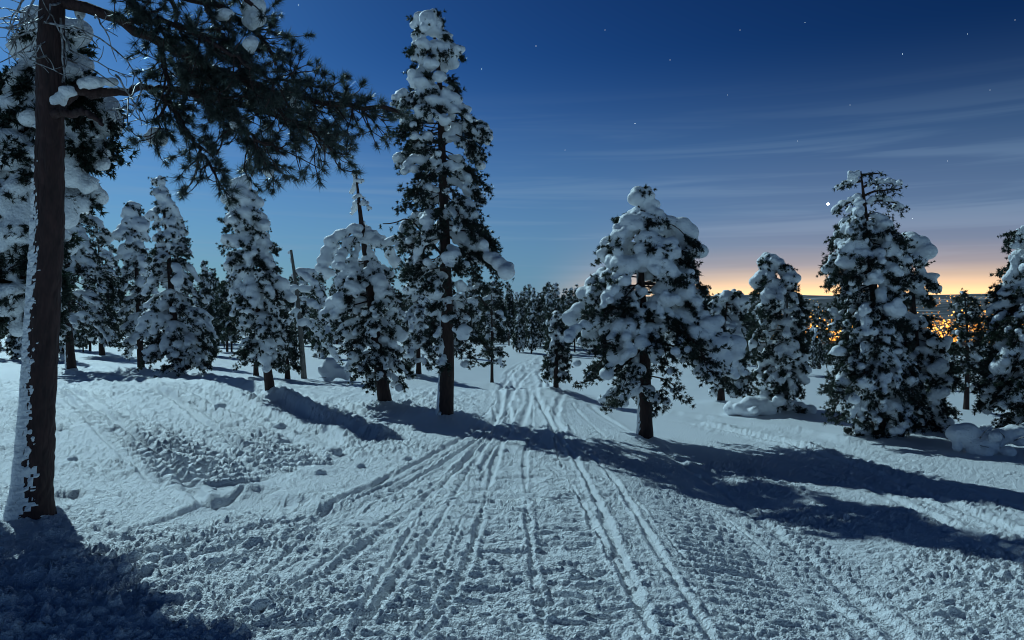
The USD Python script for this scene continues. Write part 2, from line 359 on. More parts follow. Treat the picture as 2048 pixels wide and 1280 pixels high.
# ------------------------------------------------------------------ mesh builders
def tube(pts, radii, sides=6, cap=True):
    p = np.asarray(pts, float)
    r = np.broadcast_to(np.asarray(radii, float), (len(p),))
    t = np.gradient(p, axis=0)
    t /= np.linalg.norm(t, axis=1, keepdims=True) + 1e-12
    ref = np.array([1.0, 0.13, 0]) if abs(t[:, 2]).mean() > 0.7 else np.array([0.05, 0.1, 1.0])
    a = np.cross(t, ref); a /= np.linalg.norm(a, axis=1, keepdims=True) + 1e-12
    b = np.cross(t, a)
    th = np.arange(sides) * 2 * np.pi / sides
    v = p[:, None] + r[:, None, None] * (np.cos(th)[None, :, None] * a[:, None] + np.sin(th)[None, :, None] * b[:, None])
    i, j = np.meshgrid(np.arange(len(p) - 1), np.arange(sides), indexing='ij')
    q = np.stack([i * sides + j, i * sides + (j + 1) % sides, (i + 1) * sides + (j + 1) % sides, (i + 1) * sides + j], -1).reshape(-1, 4)
    f = np.vstack([q[:, [0, 2, 1]], q[:, [0, 3, 2]]])
    v = v.reshape(-1, 3)
    n = len(v)
    v = np.vstack([v, p[:1], p[-1:]])
    k = np.arange(sides)
    m = (len(p) - 1) * sides
    f = np.vstack([f, np.stack([np.full(sides, n), k, (k + 1) % sides], 1), np.stack([np.full(sides, n + 1), m + (k + 1) % sides, m + k], 1)])
    return v, f
def resample(pts, n):
    p = np.asarray(pts, float)
    from scipy.interpolate import PchipInterpolator
    t = np.r_[0, np.cumsum(np.linalg.norm(np.diff(p, axis=0), axis=1))]
    s = np.linspace(0, t[-1], n)
    return np.stack([PchipInterpolator(t, p[:, k])(s) for k in range(3)], 1)
def tufts(rng, c, t, length, width, n):
    """Bursts of flat needles round the points c, leaning along t."""
    m = len(c)
    d = rng.normal(size=(m, n, 3))
    d /= np.linalg.norm(d, axis=2, keepdims=True)
    d = d + rng.uniform(0.3, 1.3, (m, 1, 1)) * t[:, None, :]
    d /= np.linalg.norm(d, axis=2, keepdims=True) + 1e-9
    s = np.cross(d, rng.normal(size=(m, n, 3)))
    s /= np.linalg.norm(s, axis=2, keepdims=True) + 1e-9
    L = length * rng.uniform(0.7, 1.2, (m, n, 1)) * np.clip(rng.lognormal(0, 0.28, (m, 1, 1)), 0.5, 1.7)
    c = c[:, None, :] + 0.12 * length * rng.normal(size=(m, n, 3))
    w = width * 0.5
    v = np.stack([c - s * w, c + s * w, c + d * L + 0.0 * s], 2).reshape(-1, 3)
    return v, np.arange(len(v)).reshape(-1, 3)
_EDGES = [((0, 0, 0), (1, 0, 0)), ((0, 1, 0), (1, 1, 0)), ((0, 0, 1), (1, 0, 1)), ((0, 1, 1), (1, 1, 1)),
          ((0, 0, 0), (0, 1, 0)), ((1, 0, 0), (1, 1, 0)), ((0, 0, 1), (0, 1, 1)), ((1, 0, 1), (1, 1, 1)),
          ((0, 0, 0), (0, 0, 1)), ((1, 0, 0), (1, 0, 1)), ((0, 1, 0), (0, 1, 1)), ((1, 1, 0), (1, 1, 1))]
def surface_net(f, org, h):
    """Smooth closed surface of f > 0 on a regular grid."""
    s = f > 0
    nx, ny, nz = f.shape
    cnt = sum(s[i:nx - 1 + i, j:ny - 1 + j, k:nz - 1 + k].astype(np.int8) for i in (0, 1) for j in (0, 1) for k in (0, 1))
    act = np.argwhere((cnt > 0) & (cnt < 8))
    idx = np.full(cnt.shape, -1, np.int64)
    idx[tuple(act.T)] = np.arange(len(act))
    acc, num = np.zeros((len(act), 3)), np.zeros(len(act))
    for a, b in _EDGES:
        A, B = np.array(a), np.array(b)
        fa, fb = f[tuple((act + A).T)], f[tuple((act + B).T)]
        x = (fa > 0) != (fb > 0)
        t = fa[x] / (fa[x] - fb[x])
        acc[x] += A + t[:, None] * (B - A)
        num[x] += 1
    v = org + h * (act + acc / num[:, None])
    quads = []
    for ax in range(3):
        o1, o2 = [(1, 2), (2, 0), (0, 1)][ax]
        sl0 = [slice(None)] * 3; sl1 = [slice(None)] * 3
        sl0[ax] = slice(0, -1); sl1[ax] = slice(1, None)
        a, b = s[tuple(sl0)], s[tuple(sl1)]
        e = np.argwhere(a != b)
        e = e[(e[:, o1] > 0) & (e[:, o2] > 0) & (e[:, o1] < f.shape[o1] - 1) & (e[:, o2] < f.shape[o2] - 1)]
        ins = a[tuple(e.T)]
        u, w = np.zeros(3, int), np.zeros(3, int)
        u[o1] = 1; w[o2] = 1
        q = np.stack([idx[tuple((e - u - w).T)], idx[tuple((e - w).T)], idx[tuple(e.T)], idx[tuple((e - u).T)]], 1)
        q[~ins] = q[~ins][:, ::-1]
        quads.append(q)
    q = np.vstack(quads)
    q = q[(q >= 0).all(1)]
    return v, np.vstack([q[:, [0, 1, 2]], q[:, [0, 2, 3]]])
def snow_net(rng, c, r, h, squash=0.85, lump=0.26):
    """Blobs of snow that melt into one another: centres, radii, voxel."""
    c, r = np.asarray(c, float), np.asarray(r, float)
    lo = (c - 1.6 * r[:, None]).min(0) - 2 * h
    hi = (c + 1.6 * r[:, None]).max(0) + 2 * h
    n = np.ceil((hi - lo) / h).astype(int) + 1
    f = np.zeros(n, np.float32)
    for p, q in zip(c, r):
        R = 1.5 * q
        a = np.maximum(np.floor((p - R - lo) / h).astype(int), 0)
        b = np.minimum(np.ceil((p + R - lo) / h).astype(int) + 1, n)
        g = [lo[k] + h * np.arange(a[k], b[k]) - p[k] for k in range(3)]
        d2 = (g[0] ** 2)[:, None, None] + (g[1] ** 2)[None, :, None] + ((g[2] / squash) ** 2)[None, None, :]
        f[a[0]:b[0], a[1]:b[1], a[2]:b[2]] += np.maximum(1 - d2 / R ** 2, 0) ** 10
    def tile(cell):
        m = np.maximum(np.ceil(n * h / cell).astype(int) + 2, 2)
        z = nd_zoom(rng.random(m).astype(np.float32), (n + 1) / m + 1e-6, order=1)
        z = z[:n[0], :n[1], :n[2]]
        return np.pad(z, [(0, n[k] - z.shape[k]) for k in range(3)], mode='edge') - 0.5
    f = f ** 0.2
    iso = (1 - 1 / 2.25) ** 2
    f = f * (1 + 2.2 * lump * tile(0.26) + 2.4 * lump * tile(0.12)) - iso
    f[0] = f[-1] = -iso; f[:, 0] = f[:, -1] = -iso; f[:, :, 0] = f[:, :, -1] = -iso
    return surface_net(f, lo, h)
def put_snow(parent, mesh, min_tri=70, limit=60):
    """Each clump that hangs together is a part; specks are joined."""
    v, f = mesh
    if not len(f): return
    g = coo_matrix((np.ones(len(f) * 2), (np.r_[f[:, 0], f[:, 1]], np.r_[f[:, 1], f[:, 2]])), shape=(len(v), len(v)))
    nc, lab = connected_components(g, directed=False)
    fl = lab[f[:, 0]]
    size = np.bincount(fl, minlength=nc)
    order = np.argsort(-size)
    own = [k for k in order[:limit] if size[k] >= min_tri]
    rest = ~np.isin(fl, own)
    for k in own:
        ff = f[fl == k]
        u, inv = np.unique(ff, return_inverse=True)
        obj('snow_clump', (v[u], inv.reshape(-1, 3)), 'tree_snow', parent, smooth=True)
    if rest.any():
        ff = f[rest]
        u, inv = np.unique(ff, return_inverse=True)
        obj('snow_specks', (v[u], inv.reshape(-1, 3)), 'tree_snow', parent, smooth=True, kind='stuff')

# ------------------------------------------------------------------ snow-laden pines
def crown_parts(rng, trunk, env, P):
    """trunk: (n, 3) local polyline from the ground up; env: rows (z, left, right, depth) of the crown's reach from the trunk. Returns branches, needles, snow."""
    tz = trunk[:, 2]
    tx = lambda z: np.stack([np.interp(z, tz, trunk[:, 0]), np.interp(z, tz, trunk[:, 1]), z], -1)
    env = np.asarray(env, float)
    env = env[np.argsort(env[:, 0])]
    top = tz[-1]
    E = lambda z, k: np.interp(z, env[:, 0], env[:, k])
    z0, z1 = env[0, 0], env[-1, 0]
    scale = P.get('scale', 1.0)
    branches, tc, tt, sc, sr = [], [], [], [], []
    nb = P['branches']
    # more branches where the crown is wider
    zz = np.linspace(z0, z1, 200)
    wgt = (E(zz, 1) + E(zz, 2)) ** P.get('pw', 0.8) + 0.05
    cdf = np.cumsum(wgt); cdf /= cdf[-1]
    bigs = 0.66 * P.get('blob', 0.15)
    wsp = P.get('whorl', 0.34)
    for i in range(nb):
        zt = float(np.interp((i + rng.random()) / nb, cdf, zz))
        zt = float(np.clip(z0 + round((zt - z0) / wsp) * wsp + rng.normal() * 0.07, z0, z1))
        phi = i * 2.39996 + rng.normal() * 0.35
        c, s = math.cos(phi), math.sin(phi)
        ex = E(zt, 2) if c > 0 else E(zt, 1)
        ey = E(zt, 3)
        cc = math.copysign(abs(c) ** 0.7, c)
        R = math.hypot(max(ex, 0.02) * cc, ey * s) * P.get('reach', 1.03) * rng.uniform(0.56, 1.03)
        R = max(R, 0.06)
        droop = P.get('droop', 0.55) * rng.uniform(0.5, 1.4)
        zb = min(zt + R * droop, top - 0.04)
        b0 = tx(np.array(zb)); tip = tx(np.array(zt)) + np.array([cc * R, s * math.sqrt(max(1 - cc * cc, 0.02)) / max(abs(s), 0.05) * R, 0.0])
        mid = b0 + 0.55 * (tip - b0) + np.array([0, 0, R * droop * 0.28 + 0.04 * R]) + rng.normal(size=3) * 0.05 * R
        pts = resample([b0, mid, tip], 7)
        r0 = P.get('br', 0.012) * (0.5 + R)
        branches.append((pts, np.linspace(r0, 0.25 * r0, 7)))
        u = np.linspace(0, 1, 7)
        pos = lambda q: np.stack([np.interp(q, u, pts[:, k]) for k in range(3)], -1)
        side = np.array([-s, c, 0.0])
        # twigs and needle tufts
        nt = max(3, int(1.15 * P['twigs'] * (0.35 + R)))
        for k in range(nt):
            q = 1 - (1 - P.get('bare', 0.3)) * rng.random() ** 1.5
            a = pos(np.array(q))
            sd = side * rng.choice([-1, 1]) * rng.uniform(0.3, 1.0) + np.array([c, s, 0]) * rng.uniform(0.2, 0.8) + np.array([0, 0, rng.uniform(-0.9, 0.15)])
            L = (0.10 + 0.22 * R * (1.15 - 0.5 * q)) * rng.uniform(0.5, 1.2)
            e = a + sd / np.linalg.norm(sd) * L
            if P.get('twig_mesh', True):
                branches.append((np.stack([a, 0.5 * (a + e) + [0, 0, 0.015], e]), np.array([0.35 * r0 + 0.002, 0.004, 0.003])))
            m = 2 + int(L / (0.05 * scale))
            w = np.linspace(0.3, 1, m)[:, None]
            tc.append(a + w * (e - a) + rng.normal(size=(m, 3)) * 0.022 * scale); tt.append(np.repeat((sd / np.linalg.norm(sd))[None], m, 0))
        # snow on the upper side
        if rng.random() < 0.78 * P['snow']:
            up = 1.25 if zt > z0 + 0.72 * (z1 - z0) else 1.0
            for _ in range(1 + (rng.random() < 0.7) + (R > 0.45) + 2 * (R > 0.8)):
                rr = big = bigs * up * float(np.clip(rng.lognormal(-0.05, 0.38), 0.45, 1.9))
                Lp = max(rng.uniform(0.15, 0.5) * R, 0.6 * rr)
                q1 = rng.uniform(0.4, 1.0); q0 = max(q1 - Lp / max(R, 0.1), 0.1)
                off = side * rng.normal() * 0.22 * R
                nbl = max(2, int(Lp / (0.55 * rr)) + 1)
                for k, q in enumerate(np.linspace(q0, q1, nbl)):
                    t = 2 * k / (nbl - 1) - 1
                    r1 = rr * (1 - 0.45 * t * t) * rng.uniform(0.8, 1.12)
                    p = pos(np.array(q)) + off * (0.5 + 0.5 * q)
                    sc.append(p + np.array([rng.normal() * 0.15 * r1, rng.normal() * 0.15 * r1, 0.35 * r1])); sr.append(r1)
                if rng.random() < 0.6:                              # a lip of snow that sags off the end
                    p = pos(np.array(q1)) + off
                    sc.append(p + np.array([c, s, 0]) * 0.4 * rr - np.array([0, 0, 0.45 * rr])); sr.append(0.7 * rr)
        nsm = rng.poisson(P.get('dabs', 2.0) * (0.4 + R))
        for k in range(nsm):
            q = rng.uniform(0.25, 1.0)
            p = pos(np.array(q)) + side * rng.normal() * 0.14 * R + np.array([0, 0, -rng.random() * 0.12])
            sc.append(p); sr.append(P.get('dab', 0.065) * rng.uniform(0.7, 1.5))
    return branches, (np.vstack(tc), np.vstack(tt)), (np.array(sc), np.array(sr)) if sc else None
def shell_snow(rng, pts, rad, side, amount, thick=0.014):
    """Rime and blown snow stuck to one side of a trunk, a rough-edged crust on the bark."""
    n, sides = len(pts) * 6, 40
    p = resample(pts, n); r = np.interp(np.linspace(0, 1, n), np.linspace(0, 1, len(rad)), rad)
    th = np.arange(sides) * 2 * np.pi / sides
    zc = p[:, 2]
    A, Z = np.meshgrid(th, zc)
    q = np.stack([np.cos(A) * 2.6, np.sin(A) * 2.6, Z * 14.0], -1)
    nz = meshkit.fbm(q * [2.6, 2.6, 1.5], 5, 91)
    m = np.cos(A - side) * 1.25 + (nz - 0.5) * 2.8 + amount(Z)
    lay = np.clip(m * 3, -1, 1)
    rr = r[:, None] + np.where(lay > 0, thick * np.sqrt(np.maximum(lay, 0)) * (0.6 + 0.8 * nz), 0.01 * lay)
    v = np.stack([p[:, 0, None] + np.cos(A) * rr, p[:, 1, None] + np.sin(A) * rr, Z], -1).reshape(-1, 3)
    i, j = np.meshgrid(np.arange(n - 1), np.arange(sides), indexing='ij')
    a, b = i * sides + j, i * sides + (j + 1) % sides
    keep = (lay.reshape(-1)[np.stack([a, b, a + sides, b + sides], -1)] > -0.9).any(-1)
    a, b = a[keep], b[keep]
    f = np.vstack([np.stack([a, b, b + sides], 1), np.stack([a, b + sides, a + sides], 1)])
    return v, f
def build_tree(root, rng, trunk, rad, parts, P, voxel, needle, trunk_mat='pine_bark', extra_snow=None, sides=12):
    branches, (tc, tt), snow = parts
    obj('trunk', tube(trunk, rad, sides), trunk_mat, root, smooth=True)
    main = [b for b in branches if len(b[0]) > 3]
    twigs = [b for b in branches if len(b[0]) <= 3]
    if P.get('own_branches'):
        for p, r in main:
            obj('branch', tube(p, r, 5), trunk_mat, root, smooth=True)
    elif main:
        obj('branches', join([tube(p, r, 5) for p, r in main]), trunk_mat, root, smooth=True, kind='stuff')
    if twigs:
        obj('twigs', join([tube(p, r, 3) for p, r in twigs]), trunk_mat, root, kind='stuff')
    L, W, n = needle
    obj('needles', tufts(rng, tc, tt, L, W, n), 'pine_needles', root, kind='stuff')
    if snow is not None:
        c, r = snow
        if extra_snow is not None:
            c = np.vstack([c, extra_snow[0]]); r = np.r_[r, extra_snow[1]]
        put_snow(root, snow_net(rng, c, r, voxel, lump=P.get('lump', 0.26)), limit=P.get('clumps', 60))

def hero(name, label, base, trunk_px, rows, P, seed, group=None, depth=None, r0=0.10, top_blobs=(), crust=None, voxel=None, needle=None, trunk_mat='pine_bark', cat='pine tree', arms=()):
    """A tree seen in the photograph: its foot, its trunk line and the reach of its crown at several heights, set down at its own distance."""
    rng = np.random.default_rng(seed)
    b = cast(*base) if depth is None else None
    if b is None:
        x = (base[0] - 1024) / FPX * depth
        b = np.array([x, depth, float(base_z(np.array([x]), np.array([depth]))[0])])
    d = b[1]
    tp = np.array([at(px, py, d) for px, py in trunk_px]) - b
    tp = tp[np.argsort(tp[:, 2])]
    tp[0] = [0, 0, -0.25] if tp[0, 2] < 0.3 else tp[0]
    if tp[0, 2] > 0: tp = np.vstack([[0, 0, -0.25], tp])
    tp[:, 1] += 0.03 * np.sin(tp[:, 2] * 1.7 + seed) * (tp[:, 2] > 0)
    trunk = resample(tp, 14)
    tz = trunk[:, 2]
    H = tz[-1]
    rad = r0 * (np.clip(1 - (tz / H), 0, 1) ** 0.8 * 0.9 + 0.08) + 0.02 * r0 / 0.1 * np.exp(-np.maximum(tz, 0) / 0.15)
    env = []
    for py, l, r in rows:
        z = at(0, py, d)[2] - b[2]
        t = np.interp(z, tz, trunk[:, 0])
        L, R = t - ((l - 1024) / FPX * d - b[0]), ((r - 1024) / FPX * d - b[0]) - t
        L, R = max(L, 0.03), max(R, 0.03)
        env.append((z, L, R, 0.5 * (L + R) * P.get('deep', 1.0)))
    root = thing(name, b, label, cat, group)
    parts = crown_parts(rng, trunk, env, P)
    if arms:
        br, (tc, tt), sn = parts
        cs, rs = ([sn[0]], [sn[1]]) if sn is not None else ([], [])
        for line, rpx, tuf in arms:
            n = 12
            p = resample([at(px, py, d) - b + [0, 0.22 * i * math.sin(len(br) * 1.9), 0] for i, (px, py) in enumerate(line)], n)
            br.append((p, np.linspace(0.022, 0.008, n)))
            if tuf:
                k = rng.integers(3, n, tuf * 3)
                tc = np.vstack([tc, p[k] + rng.normal(size=(len(k), 3)) * [0.05, 0.05, 0.035] - [0, 0, 0.03]]); tt = np.vstack([tt, np.tile([0, 0, -0.3], (len(k), 1))])
            if rpx:
                r = rpx / FPX * d
                m = max(int(np.linalg.norm(np.diff(p, axis=0), axis=1).sum() / (0.7 * r)), 2)
                k = np.linspace(1.5, n - 1, m)
                cs.append(np.stack([np.interp(k, np.arange(n), p[:, j]) for j in range(3)], 1) + [0, 0, 0.55 * r] + rng.normal(size=(m, 3)) * 0.32 * r)
                rs.append(r * rng.uniform(0.5, 1.3, m))
        parts = br, (tc, tt), (np.vstack(cs), np.concatenate(rs))
    ex = None
    if top_blobs:
        ex = (np.array([at(px, py, d) - b + [0, off, 0] for px, py, _, off in top_blobs]), np.array([0.8 * P.get('tb', 1.0) * rr / FPX * d for _, _, rr, _ in top_blobs]))
        bc, br2 = ex
        kk = np.repeat(np.arange(len(bc)), 6)
        dv = rng.normal(size=(len(kk), 3)) * [1, 1, 0.8]; dv /= np.linalg.norm(dv, axis=1, keepdims=True)
        sub = br2[kk] * rng.uniform(0.30, 0.58, len(kk))
        ex = np.vstack([bc, bc[kk] + dv * (br2[kk] * 0.82)[:, None]]), np.r_[0.84 * br2, sub]
    build_tree(root, rng, trunk, rad, parts, P, voxel or max(0.028, 0.0026 * d), needle or (0.048, 0.015, 16), trunk_mat, ex)
    if crust:
        obj('snow_crust', shell_snow(rng, trunk, rad, math.radians(150), crust), 'tree_snow', root, smooth=True)
    MOUNDS.append((b[0], b[1], 0.07, 0.5))
    return root, b

STYLE = dict(branches=95, twigs=11, snow=0.75, blob=0.13, droop=0.6, dabs=2.5, dab=0.06)
def S(**k):
    return {**STYLE, **k}

hero('snow_laden_pine', 'slim snow-laden pine with a hooked tip, left of the bushy pine', (283, 738),
     [(268, 412), (275, 560), (283, 738)], [(410, 250, 282), (440, 246, 294), (480, 234, 300), (520, 232, 302), (580, 232, 310), (640, 232, 308), (690, 236, 302), (712, 245, 300)],
     S(reach=0.9, snow=1.15, blob=0.2, branches=95), 101, r0=0.11, top_blobs=[(262, 425, 20, -0.1), (275, 445, 22, 0), (258, 500, 22, -0.2)])
hero('snow_laden_pine', 'bushy snow-laden pine whose low branches reach the snow on the left bank', (362, 754),
     [(318, 354), (332, 460), (345, 600), (362, 754)], [(352, 308, 330), (400, 302, 345), (430, 297, 352), (458, 300, 374), (500, 300, 392), (560, 298, 397), (620, 292, 420), (680, 290, 434), (730, 290, 432), (752, 300, 425)],
     S(reach=0.93, snow=1.1, blob=0.15, branches=140), 102, r0=0.12, top_blobs=[(316, 364, 14, 0), (322, 392, 16, -0.05), (308, 428, 16, -0.1)])
hero('snow_laden_pine', 'snow-plastered pine with a bare dark trunk below, beside the drooping snag', (545, 790),
     [(480, 362), (495, 480), (515, 600), (545, 790)], [(360, 462, 500), (400, 454, 522), (460, 448, 542), (520, 450, 562), (560, 447, 568), (600, 452, 577), (640, 455, 588), (662, 450, 590), (700, 466, 580), (735, 478, 560)],
     S(reach=0.95, snow=1.15, blob=0.15, branches=115), 103, r0=0.095, top_blobs=[(480, 372, 22, 0), (492, 400, 22, -0.05), (468, 410, 18, -0.1), (465, 480, 18, -0.2), (530, 450, 18, -0.1)])
hero('leaning_pine', 'leaning pine with a bare snowy spire and drooping arms, left of the tallest pine', (776, 812),
     [(712, 342), (718, 400), (724, 460), (735, 540), (752, 680), (776, 812)], [(525, 712, 752), (555, 680, 790), (585, 650, 802), (610, 642, 805), (640, 650, 808), (700, 666, 805), (740, 686, 822), (775, 720, 842)],
     S(reach=0.93, snow=0.8, blob=0.15, branches=75), 104, r0=0.125, voxel=0.028,
     arms=[([(713, 350), (704, 378), (700, 384)], 5, 0), ([(713, 362), (724, 370), (732, 372)], 4, 0), ([(715, 384), (724, 396), (728, 398)], 4, 0), ([(717, 405), (706, 412), (696, 424)], 6, 0), ([(718, 410), (734, 412), (743, 426)], 6, 0), ([(719, 392), (710, 398)], 4, 0),
           ([(722, 440), (735, 470), (742, 500)], 5, 5), ([(722, 445), (700, 470), (670, 488), (654, 520), (650, 560)], 13, 16), ([(723, 450), (712, 480), (696, 510), (690, 540)], 9, 8), ([(724, 455), (750, 475), (768, 495), (785, 540)], 10, 12), ([(724, 465), (735, 500), (745, 540)], 8, 6), ([(726, 480), (700, 500), (680, 540)], 9, 8), ([(724, 462), (768, 492), (800, 478), (806, 500)], 9, 16), ([(728, 500), (752, 530), (770, 560)], 8, 10), ([(726, 470), (715, 520), (716, 560)], 8, 8)],
     top_blobs=[(711, 346, 9, 0), (668, 492, 20, 0), (655, 515, 20, -0.1), (660, 545, 18, -0.2), (690, 600, 26, -0.4), (720, 580, 22, -0.5), (770, 580, 26, -0.3), (800, 490, 14, 0)])
hero('tall_pine', 'tallest pine, snow-capped and ragged, standing at the left edge of the trail', (888, 838),
     [(858, 28), (876, 120), (884, 300), (890, 500), (894, 700), (888, 838)],
     [(22, 822, 868), (60, 816, 900), (100, 820, 924), (150, 820, 922), (200, 792, 930), (240, 786, 945), (262, 786, 985), (300, 780, 985), (350, 795, 984), (400, 802, 990), (440, 800, 992), (500, 775, 1000), (545, 800, 1022), (580, 825, 1010), (610, 868, 1002), (650, 878, 990), (700, 884, 985), (738, 888, 978)],
     S(reach=0.95, snow=0.55, blob=0.12, branches=135, dabs=2.4, bare=0.4, twigs=13), 105, r0=0.135,
     arms=[([(890, 470), (930, 490), (975, 515), (1000, 540), (1012, 562)], 13, 26), ([(884, 295), (915, 268), (950, 252), (975, 268)], 12, 16), ([(884, 330), (850, 300), (815, 300), (795, 325)], 9, 18), ([(882, 230), (840, 205), (808, 205), (798, 225)], 9, 16), ([(890, 520), (850, 470), (815, 440), (790, 450), (772, 452)], 0, 5), ([(893, 560), (850, 530), (810, 560)], 6, 14)],
     top_blobs=[(850, 100, 20, -0.3), (866, 140, 20, -0.35), (850, 180, 20, -0.35), (882, 165, 18, -0.35), (872, 215, 20, -0.4), (846, 235, 18, -0.4), (893, 255, 18, -0.4), (860, 285, 18, -0.4), (878, 120, 20, -0.25), (842, 42, 24, 0), (858, 34, 20, 0), (868, 62, 24, -0.05), (840, 72, 20, -0.1), (890, 75, 20, 0), (832, 90, 16, 0), (912, 105, 20, 0), (842, 118, 22, -0.15), (900, 125, 18, 0.1), (832, 165, 22, -0.2), (808, 205, 22, 0), (812, 240, 18, -0.1), (905, 205, 26, -0.2), (925, 215, 18, 0.1), (962, 262, 26, 0), (975, 275, 18, 0), (850, 330, 20, -0.4), (805, 320, 18, 0), (795, 318, 14, -0.1), (905, 345, 18, -0.4), (925, 575, 18, -0.3), (928, 660, 22, -0.4), (875, 590, 20, -0.3)],
     crust=lambda z: -0.55 - 0.25 * np.maximum(z - 0.2, 0), needle=(0.047, 0.013, 17))
hero('broad_pine', 'broad snow-heaped pine with a bare trunk, right of the trail', (1291, 882),
     [(1276, 388), (1282, 560), (1290, 700), (1291, 882)],
     [(385, 1258, 1300), (410, 1247, 1322), (450, 1228, 1335), (490, 1212, 1388), (540, 1196, 1396), (580, 1184, 1402), (620, 1170, 1425), (660, 1145, 1452), (700, 1190, 1472), (740, 1165, 1488), (780, 1195, 1480), (812, 1212, 1345)],
     S(snow=0.62, blob=0.19, branches=90, twigs=13, dabs=3.0, whorl=0.46, deep=0.75), 106, r0=0.115, arms=[([(1285, 590), (1230, 630), (1180, 648), (1140, 665), (1128, 682)], 9, 14), ([(1288, 690), (1240, 735), (1200, 755), (1150, 770)], 0, 22), ([(1288, 700), (1250, 770), (1225, 800), (1215, 820)], 9, 20)],
     top_blobs=[(1278, 392, 24, 0), (1290, 396, 22, 0), (1300, 415, 22, 0), (1312, 430, 24, 0), (1258, 445, 28, -0.1), (1240, 468, 26, -0.15), (1228, 488, 20, -0.2), (1305, 455, 24, -0.1), (1300, 490, 30, -0.3), (1285, 520, 34, -0.35), (1310, 530, 34, -0.4), (1338, 500, 18, 0), (1368, 480, 22, 0), (1378, 505, 24, 0), (1370, 530, 22, 0), (1240, 540, 24, -0.3), (1220, 520, 20, -0.1), (1205, 560, 18, -0.1), (1195, 600, 22, -0.1), (1190, 620, 20, 0), (1325, 600, 26, -0.5), (1410, 650, 30, -0.3), (1420, 690, 36, -0.3), (1440, 715, 34, -0.2), (1400, 735, 30, -0.4), (1455, 740, 24, -0.1), (1300, 700, 26, -0.5), (1250, 700, 22, -0.5), (1215, 660, 22, -0.3), (1170, 650, 12, 0), (1150, 668, 9, 0)],
     crust=lambda z: -0.95 + 0.2 * np.cos(z * 3), needle=(0.047, 0.013, 17))
hero('snow_laden_pine', 'snow-bent pine with an arched top, behind the right arm of the broad pine', (1442, 808),
     [(1455, 590), (1446, 700), (1442, 808)], [(588, 1432, 1482), (620, 1415, 1500), (680, 1405, 1510), (740, 1420, 1512), (785, 1432, 1502)],
     S(snow=0.9, blob=0.15, branches=80), 107, r0=0.08, top_blobs=[(1450, 595, 16, 0), (1470, 602, 16, 0), (1480, 625, 14, 0)])
hero('snow_laden_pine', 'slender snow-covered pine with a pale trunk and rounded cap, beside the snow mound', (1563, 828),
     [(1548, 520), (1572, 600), (1570, 700), (1563, 828)], [(518, 1520, 1572), (545, 1514, 1578), (580, 1512, 1588), (610, 1504, 1600), (660, 1496, 1604), (720, 1496, 1608), (770, 1512, 1606), (818, 1528, 1600)],
     S(reach=0.97, snow=1.1, blob=0.115, branches=120), 108, r0=0.07, top_blobs=[(1535, 528, 18, 0), (1556, 530, 20, 0), (1525, 548, 16, 0), (1580, 572, 18, 0), (1545, 565, 20, -0.1)], crust=lambda z: -0.15 + 0 * z, trunk_mat='grey_bark')
hero('twin_topped_pine', 'big ragged pine with a thin dark leader, snow to its foot, on the right', (1757, 878),
     [(1722, 342), (1732, 420), (1742, 520), (1752, 660), (1757, 878)],
     [(455, 1690, 1765), (480, 1670, 1790), (520, 1662, 1812), (560, 1662, 1798), (620, 1672, 1800), (680, 1660, 1806), (740, 1648, 1815), (800, 1642, 1830), (850, 1690, 1835), (872, 1720, 1800)],
     S(snow=1.05, blob=0.095, branches=175, twigs=12, dabs=3.5, dab=0.06), 109, r0=0.11, voxel=0.03,
     arms=[([(1722, 350), (1740, 348), (1762, 346)], 0, 7), ([(1724, 362), (1708, 362), (1696, 372)], 6, 7), ([(1726, 375), (1745, 368), (1762, 372), (1776, 382)], 5, 9), ([(1728, 392), (1750, 384), (1780, 384)], 0, 9), ([(1727, 395), (1708, 402), (1694, 420)], 8, 9), ([(1730, 408), (1755, 402), (1790, 408), (1798, 418)], 6, 12), ([(1730, 425), (1705, 430), (1688, 452)], 9, 12), ([(1732, 432), (1765, 425), (1798, 432)], 0, 12), ([(1734, 448), (1760, 442), (1790, 450), (1806, 462)], 4, 12), ([(1733, 450), (1700, 455), (1674, 474)], 7, 14), ([(1735, 465), (1765, 460), (1800, 470)], 6, 12), ([(1733, 438), (1712, 440), (1700, 455)], 8, 8)],
     top_blobs=[(1706, 350, 13, 0), (1714, 348, 10, 0), (1712, 405, 14, -0.1), (1790, 415, 10, 0), (1698, 420, 10, 0), (1688, 455, 12, 0), (1760, 375, 7, 0), (1690, 530, 24, -0.3), (1725, 560, 22, -0.4), (1760, 620, 28, -0.5), (1665, 560, 16, 0), (1700, 620, 16, -0.5), (1660, 700, 18, -0.3), (1700, 760, 22, -0.5), (1670, 790, 18, -0.4)], needle=(0.047, 0.013, 15))
hero('snow_laden_pine', 'thick snow-heaped pine merging with the right flank of the big ragged pine', (1838, 862),
     [(1815, 476), (1826, 600), (1838, 862)],
     [(472, 1798, 1832), (500, 1792, 1842), (540, 1786, 1862), (590, 1782, 1866), (640, 1785, 1850), (685, 1795, 1880), (740, 1800, 1905), (800, 1792, 1912), (855, 1790, 1888)],
     S(snow=0.9, blob=0.15, branches=110), 110, r0=0.10,
     top_blobs=[(1810, 480, 16, 0), (1825, 492, 16, 0), (1835, 515, 18, 0), (1862, 555, 18, 0), (1868, 578, 16, 0), (1850, 600, 16, 0), (1870, 690, 24, -0.2), (1885, 715, 22, 0), (1860, 730, 26, -0.3), (1850, 780, 24, -0.4), (1890, 770, 18, 0)])
